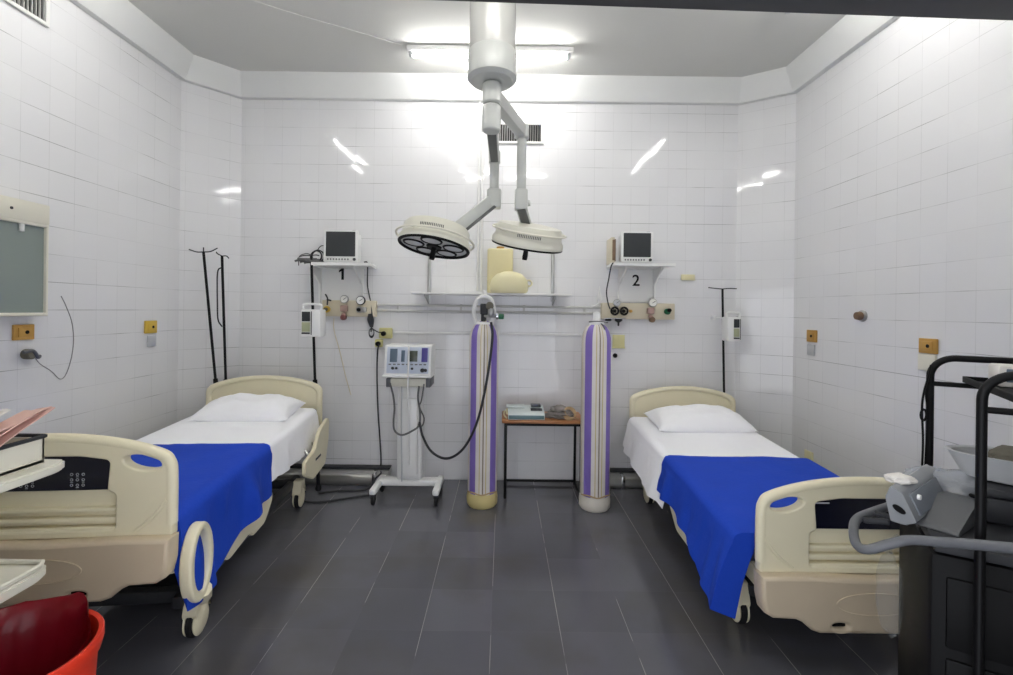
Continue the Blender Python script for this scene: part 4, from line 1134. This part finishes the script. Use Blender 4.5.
# ------------------------------------------------------------------ gas cylinders
def cylinder(px, py_base, boot, label):
    d = H*F/((py_base-3) - (VY + (px-VX)*math.tan(ROLL)))
    x = at(px, py_base, d).x
    t = thing('gas_cylinder', label, 'gas cylinder', (x, d, 0), 0, 'tall striped gas cylinders')
    r = .120; zs = 1.345
    bm = BM(); lathe(bm, [(0, .10), (r*.97, .10), (r, .13), (r, zs), (r*.985, zs+.04), (r*.90, zs+.085), (r*.72, zs+.125), (r*.45, zs+.15), (r*.28, zs+.165), (0, zs+.165)], 40)
    b = obj('striped_sleeve', bm, 'purple', t)
    b.rotation_euler = (0, 0, R(0))
    bm = BM(); lathe(bm, [(0, 0), (r*.92, 0), (r*1.04, .02), (r*1.06, .07), (r*1.02, .10), (r*1.0, .115), (r*.9, .115)], 40); obj('base_boot', bm, boot, t)
    bm = BM(); tube(bm, [(r*1.01*math.cos(a), r*1.01*math.sin(a), .125+.006*math.sin(5*a)) for a in [R(-160)+R(14)*k for k in range(11)]], .006, 6); obj('drawstring', bm, 'tan', t)
    return t, x, d, zs
cl, cx, cd, czs = cylinder(482, 507, 'bootcream', 'purple striped gas cylinder with the regulator, right of the ventilator')
cl2, cx2, cd2, czs2 = cylinder(594.3, 510, 'bootwhite', 'purple striped gas cylinder without regulator, beside the right bed')
# collar guard, valve and regulator of the left cylinder
zt0 = czs+.16
bm = BM()
ztop = at(483, 294, 3.79).z
tube(bm, [(-.062, -.02, zt0-.02), (-.084, -.02, zt0+.04), (-.084, -.02, zt0+.10), (-.055, -.02, ztop-.040), (0, -.02, ztop-.02), (.050, -.02, ztop-.040), (.076, -.02, zt0+.11), (.080, -.02, zt0+.05), (.060, -.02, zt0-.02)], .017, 10)
ring(bm, (0, 0, zt0-.02), .058, .016, (0, 0, 1), 28, 8); cyl(bm, (0, 0, ztop-.03), (0, 0, ztop+.03), .018, 14, .004)
obj('valve_guard', bm, 'white', cl)
bm = BM(); cyl(bm, (-.005, -.02, zt0-.02), (-.005, -.02, zt0+.14), .022, 16); box(bm, (-.002, -.03, zt0+.10), (.06, .05, .09), .008); obj('valve_body', bm, 'dkgrey', cl)
bm = BM(); cyl(bm, (.0, -.03, zt0+.045), (.11, -.045, zt0+.045), .014, 14); lathe(bm, [(0, -.03), (.02, -.03), (.028, -.015), (.028, .02), (.018, .045), (0, .05)], 18, Matrix.Translation((.055, -.055, zt0+.07))); obj('regulator', bm, 'steel', cl)
bm = BM(); cyl(bm, (.045, -.06, zt0+.13), (.045, -.08, zt0+.125), .032, 20, .004); obj('pressure_gauge', bm, 'olive', cl)
bm = BM(); cyl(bm, (.115, -.045, zt0+.042), (.160, -.05, zt0+.042), .022, 16, .005); obj('green_knob', bm, 'green', cl)
bm = BM(); cyl(bm, (.095, -.045, zt0+.042), (.117, -.045, zt0+.042), .028, 16, .004); obj('flow_nut', bm, 'chrome', cl)
# plain cap of the right one
bm = BM(); lathe(bm, [(.04, czs2+.14), (.062, czs2+.145), (.062, czs2+.165), (.035, czs2+.17), (.030, czs2+.20), (.028, czs2+.245), (0, czs2+.25)], 24)
obj('valve_cap', bm, 'white', cl2)
bm = BM(); tube(bm, [(-.07, -.03, czs2+.168), (0, -.04, czs2+.172), (.085, -.03, czs2+.165)], .006, 8); tube(bm, [(.0, -.03, czs2+.17), (.03, -.06, czs2+.15), (.05, -.085, czs2+.11)], .006, 8); obj('valve_key', bm, 'cablegrey', cl2)

# ------------------------------------------------------------------ small table with recorder
tx0, tx1, ty0, ty1 = at(503, 425, 3.97).x, at(582, 425, 3.97).x+.02, 3.95, 4.33
tz = at(540, 421, 3.95).z
tb = thing('side_table', 'low wooden topped table on thin black legs between the two cylinders', 'table', ((tx0+tx1)/2, (ty0+ty1)/2, 0))
bm = BM(); box(bm, ((tx0+tx1)/2, (ty0+ty1)/2, tz-.012), (tx1-tx0+.02, ty1-ty0, .026), .008); obj('tabletop', bm, 'wood', tb, True)
bm = BM()
for y in (ty0+.02, ty1-.02): box(bm, ((tx0+tx1)/2, y, tz-.036), (tx1-tx0-.02, .02, .02))
for x in (tx0+.025, tx1-.025): box(bm, (x, (ty0+ty1)/2, tz-.036), (.02, ty1-ty0-.03, .02))
box(bm, ((tx0+tx1)/2, ty1-.02, .03), (tx1-tx0-.05, .018, .018))
for x in (tx0+.025, tx1-.025): box(bm, (x, (ty0+ty1)/2, .03), (.016, ty1-ty0-.03, .016))
obj('table_frame', bm, 'blackm', tb, True)
for x in (tx0+.025, tx1-.025):
    for y in (ty0+.02, ty1-.02):
        bm = BM(); box(bm, (x, y, (tz-.03)/2), (.022, .022, tz-.03), .003); obj('leg', bm, 'blackm', tb, True)
rx = at(526, 415, 4.05).x
ec = thing('chart_recorder', 'pale grey desktop recorder with teal front on the wooden table', 'recorder', (rx, 4.06, tz+.001))
bm = BM(); prism(bm, roundpoly([(-.09, 0), (.15, 0), (.15, .085), (.06, .085), (-.07, .055), (-.09, .045)], .01), -.155, .155, 'yz'); obj('housing', bm, 'ecg', ec)
bm = BM(); box(bm, (.0, -.091, .024), (.30, .006, .032), .002); obj('front_strip', bm, 'teal', ec)
bm = BM(); box(bm, (.09, .075, .094), (.085, .07, .022), .004); box(bm, (.09, -.0, .072), (.10, .05, .006), .002, Matrix.Rotation(R(13), 3, 'X')); obj('display', bm, 'screen', ec)
bm = BM(); box(bm, (-.09, .07, .088), (.16, .11, .012), .004); obj('paper_lid', bm, 'ecg', ec)
bm = BM(); box(bm, (-.166, .02, .05), (.016, .03, .05), .004); tube(bm, [(-.165, -.04, .0), (-.19, -.03, .03), (-.185, .05, .05)], .006, 6); obj('lead_socket', bm, 'jugpale', ec)
bx_ = at(562, 412, 4.08)
bm = BM()
random.seed(3)
for k in range(5):
    c = Vector((bx_.x + .03*random.uniform(-1, 1), 4.09 + .03*random.uniform(-1, 1), tz+.018 + .016*k))
    t_ = bmesh.new(); bmesh.ops.create_icosphere(t_, subdivisions=3, radius=1)
    for v in t_.verts:
        n = 1 + .25*fnoise(v.co.x*2+k, v.co.y*2, v.co.z*2)
        v.co = Vector((v.co.x*(.135-.02*k)*n, v.co.y*.10*n, max(-.016, v.co.z*.026*n)))
    merge(bm, t_, Matrix.Translation(c))
o = recentre(obj('cloth_bundle', bm, 'bundle'), (bx_.x, 4.09, tz)); tag(o, 'crumpled grey cloth bundle on the table beside the recorder', 'bundle')
bm = BM()
for k in range(4): ring(bm, (.05+.004*k, -.09, .045+.007*k), .05, .005, (.3, -.9, .5+.1*k), 22, 6)
tube(bm, [(.09, -.1, .02), (.13, -.08, .008), (.12, -.03, .008)], .005, 6)
obj('lead_coil', bm, 'tan', o)

# ------------------------------------------------------------------ metal trunking along the floor of the back wall
def trunk(x0, x1, label):
    t = thing('pipe_trunking', label, 'trunking', ((x0+x1)/2, YB, 0), 0, 'metal trunkings at the foot of the back wall')
    L = x1-x0
    bm = BM(); prism(bm, roundpoly([(-.19, 0), (-.004, 0), (-.004, .115), (-.10, .115), (-.17, .09), (-.19, .05)], .02), -L/2, L/2, 'yz'); obj('cover', bm, 'steel', t)
    bm = BM(); box(bm, (0, -.045, .124), (L, .08, .016), .004); obj('top_rail', bm, 'dkgrey', t)
    for s in (-1, 1):
        bm = BM(); box(bm, (s*(L/2-.12), -.098, .058), (.03, .196, .112), .004); obj('strap', bm, 'chrome', t)
trunk(-2.2, W(388, 480, 4.25).x, 'silver metal trunking at the foot of the back wall behind the left bed')
trunk(W(609, 480, 4.25).x, 1.95, 'silver metal trunking at the foot of the back wall behind the right bed')

bm = BM(); tube(bm, [Vector((-1.12, 3.98, .009)), Vector((-1.3, 3.9, .009)), Vector((-1.5, 3.82, .009)), Vector((-1.72, 3.86, .009))], .008, 7)
tag(obj('floor_cable', bm, 'dkgrey'), 'dark cable lying on the floor between the left bed and the ventilator', 'cable')

# ------------------------------------------------------------------ left front: two-tier trolley with papers, red bin
TX = -1.445; TF = 1.575; TN = .80; TL = -2.25
tr = thing('instrument_trolley', 'cream two tier trolley at the lower left in front of the left footboard', 'trolley', ((TX+TL)/2, (TF+TN)/2, 0))
def tray(z, x1, y1, t=.03):
    bm = BM(); pl = roundpoly([(TL, TN), (x1, TN), (x1, y1-.05), (x1-.02, y1), (TL, y1)], .02)
    prism(bm, pl, z-t, z, 'xy')
    bmesh.ops.bevel(bm, geom=[e for e in bm.edges if e.calc_face_angle(0) > 1.2], offset=.006, segments=2, affect='EDGES')
    return bm
obj('top_tray', tray(1.08, TX, TF), 'offwhite', tr, True)
lt = obj('lower_tray', tray(.762, TX, TF-.06, .035), 'offwhite', tr, True)
bm = BM(); tube(bm, [(TL, TN+.01, .77), (TX-.01, TN+.01, .77), (TX-.01, TF-.1, .77), (TX-.03, TF-.07, .77), (TL, TF-.07, .77)], .008, 6, False); obj('tray_rim', bm, 'offwhite', lt, True)
for x in (TX-.24, TL+.03):
    for y in (TF-.10, TN+.03):
        bm = BM(); tube(bm, [(x, y, .09), (x, y, 1.055)], .013, 10, False); lg = obj('leg', bm, 'white', tr, True)
        bm = BM(); cyl(bm, (x-.012, y, .045), (x+.012, y, .045), .045, 18, .006); box(bm, (x, y, .085), (.034, .05, .03), .006); obj('caster', bm, 'rubber', lg, True)
# paper tray on it
fx1, fy1, fy0, fx0 = -1.495, 1.53, .98, -1.93
pt = thing('paper_tray', 'pale open file tray with dark rim on the trolley top', 'file tray', ((fx0+fx1)/2, (fy0+fy1)/2, 1.0805))
zb0, zt1 = 1.081, 1.165
bm = BM(); box(bm, ((fx0+fx1)/2, (fy0+fy1)/2, zb0+.006), (fx1-fx0, fy1-fy0, .012))
for (c, s) in ((((fx0+fx1)/2, fy1-.006), (fx1-fx0, .012)), (((fx0+fx1)/2, fy0+.006), (fx1-fx0, .012)), ((fx1-.006, (fy0+fy1)/2), (.012, fy1-fy0)), ((fx0+.006, (fy0+fy1)/2), (.012, fy1-fy0))):
    box(bm, (c[0], c[1], (zb0+zt1)/2), (s[0], s[1], zt1-zb0), .003)
obj('tray_box', bm, 'offwhite', pt, True)
bm = BM(); zz_ = zt1+.004
tube(bm, [(fx0, fy0, zz_), (fx1, fy0, zz_), (fx1, fy1, zz_), (fx0, fy1, zz_), (fx0, fy0, zz_)], .007, 6, False); obj('tray_rim', bm, 'dkgrey', pt, True)
random.seed(11)
specs = [('paper', 'white folder leaning in the file tray, furthest from the bin', 'folder', -1.635, 1.30, .16, .40, .075, 34),
         ('paperpink', 'pinkish paper sheaf leaning in the file tray, nearest the left bed', 'paper sheaf', -1.535, 1.36, .11, .42, .06, 40)]
for m_, lab, cat_, x, y, w_, d_, zz_, ang in specs:
    bm = BM()
    for k in range(3):
        t_ = bmesh.new(); bmesh.ops.create_grid(t_, x_segments=10, y_segments=14, size=.5)
        for v in t_.verts:
            v.co = Vector((v.co.x*w_, v.co.y*d_, .02*math.sin(v.co.y*3+k) + .008*fnoise(v.co.x*4, v.co.y*4, k)))
        bmesh.ops.solidify(t_, geom=list(t_.faces), thickness=.003)
        merge(bm, t_, Matrix.Translation((0, 0, .012*k)) @ Matrix.Rotation(R(4*(k-1)), 4, 'Z'))
    o = obj('paper_folder' if cat_ == 'folder' else 'paper_sheaf', bm, m_)
    o.matrix_basis = Matrix.Translation((x, y, zb0+.012+zz_)) @ Matrix.Rotation(R(ang*.55), 4, 'X') @ Matrix.Rotation(R(-12), 4, 'Y')
    tag(o, lab, cat_)

# red bin with its bag
bc = at(13, 632, 1.25)
bz = .665; br_ = .188
bn = thing('waste_bin', 'orange red waste bin with a maroon bag at the lower left corner', 'waste bin', (bc.x, 1.25, 0))
bm = BM(); lathe(bm, [(0, .0), (br_*.70, 0), (br_*.74, .01), (br_*.93, bz-.05), (br_*.97, bz-.045), (br_*1.0, bz-.02), (br_*1.0, bz), (br_*.985, bz+.004), (br_*.93, bz), (br_*.90, bz-.03), (br_*.70, .02), (0, .02)], 40); obj('bucket', bm, 'binred', bn)
bm = BM(); n_ = 56; rows = []
for j, (rr, z) in enumerate([(1.06, -.085), (1.07, -.04), (1.06, .004), (1.02, .026), (.95, .024), (.845, -.03), (.77, -.10), (.70, -.18), (.62, -.26), (.40, -.30), (.02, -.31)]):
    row = []
    for k in range(n_):
        a = 2*math.pi*k/n_
        out = j <= 4
        # the bag is folded over the rim on the far and left side, and slips inside on the near right
        inside = .5+.5*math.cos(a - R(-38)); inside = min(1, max(0, (inside-.22)*5))
        r1 = br_*rr; z1_ = bz+z
        if j <= 3:
            r1 = br_*(rr*(1-inside) + (.84-.004*j)*inside); z1_ = bz + (z*(1-inside) + (-.05+.012*j)*inside)
        wr = .014*fnoise(math.cos(a)*3, math.sin(a)*3, j*.7) + .007*fnoise(a*5, j*.9, 2)
        if j == 4:
            r1 = br_*(.95*(1-inside) + .835*inside); z1_ = bz + (.024*(1-inside) - .03*inside)
        if j in (2, 3, 4): z1_ += .036*max(0, math.cos(a-R(62)))**6 + .02*max(0, math.cos(a-R(150)))**3
        row.append(bm.verts.new(((r1 + (wr if j > 4 else abs(wr)*.5*(1-inside)))*math.cos(a), (r1 + (wr if j > 4 else abs(wr)*.5*(1-inside)))*math.sin(a), z1_ + wr*.6)))
    rows.append(row)
for a_, b_ in zip(rows, rows[1:]):
    for k in range(n_): bm.faces.new((a_[k], a_[(k+1) % n_], b_[(k+1) % n_], b_[k]))
bmesh.ops.solidify(bm, geom=list(bm.faces), thickness=.003)
obj('bin_bag', bm, 'bag', bn, sharp=80)
bm = BM()
prism(bm, [(br_*.90*math.cos(R(a)), br_*.90*math.sin(R(a))) for a in (-66, -58, -50, -42)] + [(br_*.95*math.cos(R(a)), br_*.95*math.sin(R(a))) for a in (-42, -50, -58, -66)], .40, .60, 'xy'); obj('bin_label', bm, 'white', bn)

# ------------------------------------------------------------------ right front: black rack trolley with equipment
U = Vector((.85, -.527, 0)); V = Vector((.527, .85, 0)); A = Vector((1.285, 1.25, 0))
RM = Matrix(((U.x, V.x, 0, A.x), (U.y, V.y, 0, A.y), (0, 0, 1, 0), (0, 0, 0, 1)))
rk = thing('equipment_trolley', 'black tubular trolley with a black cabinet at the lower right front', 'trolley', A, mx=Matrix.Translation(A) @ Matrix.Rotation(math.atan2(U.y, U.x), 4, 'Z'))
DW, DD, TZ = .46, .553, 1.446
for v in (0, DD):
    c_ = .07
    arc = [(c_-c_*math.cos(a), TZ-c_+c_*math.sin(a)) for a in [R(10*k) for k in range(10)]]
    bm = BM(); tube(bm, [(0, v, .11)] + [(a, v, b) for a, b in arc] + [(DW-a, v, b) for a, b in reversed(arc)] + [(DW, v, .11)], .0118, 12, False)
    obj('tubular_frame', bm, 'blackm', rk)
    bm = BM(); cyl(bm, (0, v, 1.35), (DW, v, 1.35), .009, 10); obj('cross_rail', bm, 'blackm', rk)
for u in (0, DW):
    bm = BM(); cyl(bm, (u, 0, .20), (u, DD, .20), .010, 10); obj('cross_rail', bm, 'blackm', rk)
    for v in (0, DD):
        bm = BM(); cyl(bm, (u-.014, v, .055), (u+.014, v, .055), .055, 20, .008); box(bm, (u, v, .105), (.04, .05, .03), .006); obj('caster', bm, 'rubber', rk)
bm = BM(); box(bm, (.185, .285, .52), (.55, .46, .80), .02); cab = obj('cabinet', bm, 'black', rk)
bm = BM()
for k in range(3): box(bm, (.185, .053, .30+.23*k), (.48, .012, .20), .006)
obj('drawer_front', bm, 'black', cab)
bm = BM()
for k in range(3): cyl(bm, (.08, .035, .37+.23*k), (.30, .035, .37+.23*k), .007, 8)
box(bm, (-.04, .046, .20), (.05, .004, .015)); obj('drawer_handle', bm, 'dkgrey', cab)
# grey push handle wrapping the left and front
bm = BM(); tube(bm, [at(893, 505, 1.68), at(872, 512, 1.66), at(857, 519, 1.60), at(853.5, 531, 1.53), at(857, 545, 1.46), at(868, 549.5, 1.42), at(890, 544, 1.39), at(910, 540, 1.36), at(940, 542, 1.30), at(980, 545, 1.22), at(1020, 549, 1.15)], .014, 10)
obj('push_handle', bm, 'grey', rk, True)
bm = BM(); bar(bm, at(872, 512, 1.655), at(912, 524, 1.60), .02, .02); bar(bm, at(862, 520, 1.60), at(890, 522, 1.55), .014, .02); obj('handle_bracket', bm, 'dkgrey', rk, True)
# platform under the device
bm = BM(); box(bm, (.17, .27, .935), (.50, .42, .03), .006); obj('deck', bm, 'dkgrey', rk)
# strap hanging at the far post
bm = BM(); q = at(927, 365, 1.70)
tube(bm, [at(931, 365, 1.70), at(928, 378, 1.69), at(924, 392, 1.69), at(922, 408, 1.69), at(923, 440, 1.69), at(922, 470, 1.69)], .0035, 6)
tube(bm, [at(931, 366, 1.70), at(929, 382, 1.69), at(926, 395, 1.69), at(928, 412, 1.69), at(926.5, 440, 1.69), at(925, 470, 1.69)], .0035, 6)
ring(bm, at(923.5, 415, 1.69), .018, .004, (.2, -1, 0), 16, 6, .7, 1.1)
tag(obj('looped_string', bm, 'black'), 'thin looped black string hanging down the far trolley post', 'string')

# wide tray resting on the top rails
shp = thing('rail_tray', 'dark shallow tray lying across the top rails of the black trolley', 'tray', RM @ Vector((.26, .27, 1.3605)), math.atan2(U.y, U.x))
bm = BM(); box(bm, (0, 0, .004), (.34, .60, .008), .002)
for s in (1, -1): box(bm, (s*.167, 0, .013), (.006, .60, .018), .002); box(bm, (0, s*.297, .013), (.34, .006, .018), .002)
obj('tray_body', bm, 'black', shp)
q = RM @ Vector((.20, .46, 1.3695))
bm = BM(); box(bm, (q.x, q.y, q.z+.035), (.12, .10, .07), .008, Matrix.Rotation(math.atan2(U.y, U.x), 3, 'Z'))
o = recentre(obj('supply_box', bm, 'paper'), (q.x, q.y, q.z)); tag(o, 'small white and blue supply box in the tray on the trolley top', 'box')
bm = BM(); box(bm, (0, 0, .038), (.085, .103, .045), .004, Matrix.Rotation(math.atan2(U.y, U.x), 3, 'Z')); obj('blue_band', bm, 'lcd', o)

# display unit on the deck
w_ = Vector((.85, .527, 0)); s_ = Vector((-.527, .85, 0)); a0 = at(917, 523, 1.42)
DM = Matrix(((w_.x, s_.x, 0, a0.x), (w_.y, s_.y, 0, a0.y), (0, 0, 1, 0), (0, 0, 0, 1)))
TILT = Matrix.Rotation(R(-4), 4, 'Y')
dv = thing('defibrillator', 'grey medical display unit with a sloping screen on the black trolley', 'medical device', (a0.x, a0.y, .951), mx=Matrix.Translation((a0.x, a0.y, .951)) @ Matrix.Rotation(math.atan2(w_.y, w_.x), 4, 'Z'))
zb = a0.z - .951
prf = [(0, .0+zb), (.03, -.001), (.065, -.001), (.078, .072), (.064, .112), (.034, .096)]
bm = BM(); prism(bm, roundpoly(prf, .006, 3), 0, .02, 'yz'); prism(bm, roundpoly(prf, .006, 3), .02, .30, 'yz')
bmesh.ops.transform(bm, matrix=TILT, verts=list(bm.verts)); hs = obj('display_housing', bm, 'bezelgrey', dv)
bm = BM()
n = Vector((0, -(.096-zb), .034)); n.normalize()
c1_ = Vector((.145, .017, (zb+.096)/2)) + n*.002
ang = math.atan2(.034, .096-zb)
box(bm, c1_, (.22, .006, .066), .002, Matrix.Rotation(-ang, 3, 'X')); bmesh.ops.transform(bm, matrix=TILT, verts=list(bm.verts)); obj('screen', bm, 'screenpale', hs)
bm = BM(); cyl(bm, c1_ + Vector((-.092, -.002, .022)), c1_ + Vector((-.092, -.010, .022)), .008, 14); bmesh.ops.transform(bm, matrix=TILT, verts=list(bm.verts)); obj('round_button', bm, 'white', hs)
bm = BM(); t_ = bmesh.new(); lathe(t_, [(0, 0), (.018, 0), (.018, .004), (0, .004)], 20)
for v in t_.verts: v.co.y *= .5
merge(bm, t_, Matrix.Translation((-.001, .042, .045)) @ Matrix.Rotation(R(-90), 4, 'Y') @ Matrix.Rotation(R(60), 4, 'Z')); bmesh.ops.transform(bm, matrix=TILT, verts=list(bm.verts)); obj('grip_slot', bm, 'black', hs)
bm = BM(); prism(bm, roundpoly([(.03, 0), (.27, 0), (.27, .062), (.21, .066), (.17, .055), (.04, .012)], .010), -.085, .012, 'xz'); obj('body_block', bm, 'midgrey', dv)
# white pad and clear bags on top
def crumple(c, s, m_, label, name, cat_, seed, flat=0.0, rz=0.0):
    t_ = bmesh.new(); bmesh.ops.create_icosphere(t_, subdivisions=4, radius=1)
    for v in t_.verts:
        p = v.co.copy()
        n = 1 + .30*fnoise(p.x*1.6+seed, p.y*1.6, p.z*1.6) + .16*abs(fnoise(p.x*4, p.y*4+seed, p.z*4))
        q = Vector((p.x*s[0]*n, p.y*s[1]*n, p.z*s[2]*n)); q.z = max(q.z, -s[2]*.55)
        v.co = q
    bm = BM(); merge(bm, t_, Matrix.Rotation(rz, 4, 'Z'))
    for v in bm.verts: v.co.z += s[2]*.55
    o = obj(name, bm, m_, sharp=25); o.location = c; return tag(o, label, cat_)
q = at(905, 473, 1.62)
crumple((1.292, 1.512, 1.060), (.042, .030, .016), 'paper', 'crumpled white paper pad on top of the grey display unit', 'paper_pad', 'paper', 1.0)
q = at(945, 487, 1.60)
crumple((q.x, q.y, at(945, 492, 1.60).z), (.125, .05, .05), 'plasticbag', 'crumpled clear plastic bag lying over the grey display unit', 'plastic_bag', 'plastic bag', 5.0, rz=R(-20))
# basket with linen behind
q = RM @ Vector((.25, .42, .951))
cs_ = thing('storage_case', 'dark grey storage case on the trolley deck under the pale basin', 'case', (q.x, q.y, q.z), math.atan2(U.y, U.x))
bm = BM(); box(bm, (0, 0, .04), (.32, .22, .08), .01); obj('case_body', bm, 'dkgrey', cs_)
bm = BM(); box(bm, (0, 0, .095), (.325, .225, .028), .008); obj('case_lid', bm, 'dkgrey', cs_)
bm = BM(); tube(bm, [(-.163, -.05, .06), (-.18, -.04, .06), (-.18, .04, .06), (-.163, .05, .06)], .006, 8); obj('carry_handle', bm, 'black', cs_)
q = RM @ Vector((.20, .44, 1.061))
bk = thing('kidney_basin', 'pale grey open basin with odds and ends at the trolley back', 'basin', (q.x, q.y, q.z), math.atan2(U.y, U.x))
bm = BM(); t_ = bmesh.new(); lathe(t_, [(0, .0), (.10, 0), (.125, .01), (.16, .13), (.168, .135), (.162, .138), (.15, .13), (.118, .02), (0, .012)], 36)
for v in t_.verts: v.co.x *= 1.1; v.co.y *= .60; v.co.z *= .62
merge(bm, t_); obj('bowl', bm, 'ltgrey', bk)
crumple((q.x+.03, q.y+.01, q.z+.013), (.10, .05, .06), 'olive', 'drab folded cloth heaped inside the pale basin on the dark case', 'folded_cloth', 'cloth', 9.0, rz=math.atan2(U.y, U.x))
q = RM @ Vector((.36, .16, .951))
crumple((q.x, q.y, q.z), (.10, .075, .075), 'plasticbag', 'bulging clear plastic bag on the trolley deck beside the near post', 'plastic_bag', 'plastic bag', 14.0)
# clear bag hanging at the cabinet's left side
q = at(890, 590, 1.70)
bm = BM(); t_ = bmesh.new(); bmesh.ops.create_icosphere(t_, subdivisions=4, radius=1)
for v in t_.verts:
    p = v.co.copy(); n = 1+.25*fnoise(p.x*2, p.y*2, p.z*2.5)
    v.co = Vector((p.x*.032*n, p.y*.05*n, p.z*.15*n))
merge(bm, t_)
for v in bm.verts: v.co.z -= .17
tube(bm, [(0, 0, -.02), (.005, 0, .03), (.0, -.03, .06)], .005, 6)
o = obj('hanging_bag', bm, 'plasticbag', sharp=25); o.location = (q.x, q.y, at(890, 548, 1.70).z); o.data.materials.clear(); o.data.materials.append(M['clearbag']); tag(o, 'clear plastic bag hanging from the push handle beside the black cabinet', 'plastic bag')

# ------------------------------------------------------------------ camera, world, view
cam = bpy.data.cameras.new('camera'); co = bpy.data.objects.new('camera', cam); COL.objects.link(co)
cam.sensor_fit = 'HORIZONTAL'; cam.sensor_width = 36.0; cam.lens = 36.0*F/1013.0
cam.shift_x = (506.5-VX)/1013.0; cam.shift_y = -(337.5-VY)/1013.0
cam.clip_start = 0.02
co.location = (0, 0, H); co.rotation_euler = (R(90), -ROLL, 0)
SC.camera = co
w = bpy.data.worlds.new('world'); SC.world = w; w.use_nodes = True
w.node_tree.nodes['Background'].inputs['Color'].default_value = (.55, .57, .62, 1)
w.node_tree.nodes['Background'].inputs['Strength'].default_value = 2.0
SC.view_settings.view_transform = 'Standard'; SC.view_settings.look = 'None'
SC.view_settings.exposure = 1.02; SC.view_settings.gamma = 1.0; SC.view_settings.use_curve_mapping = False
SC.cycles.max_bounces = 10; SC.cycles.diffuse_bounces = 10
SC.cycles.use_denoising = True
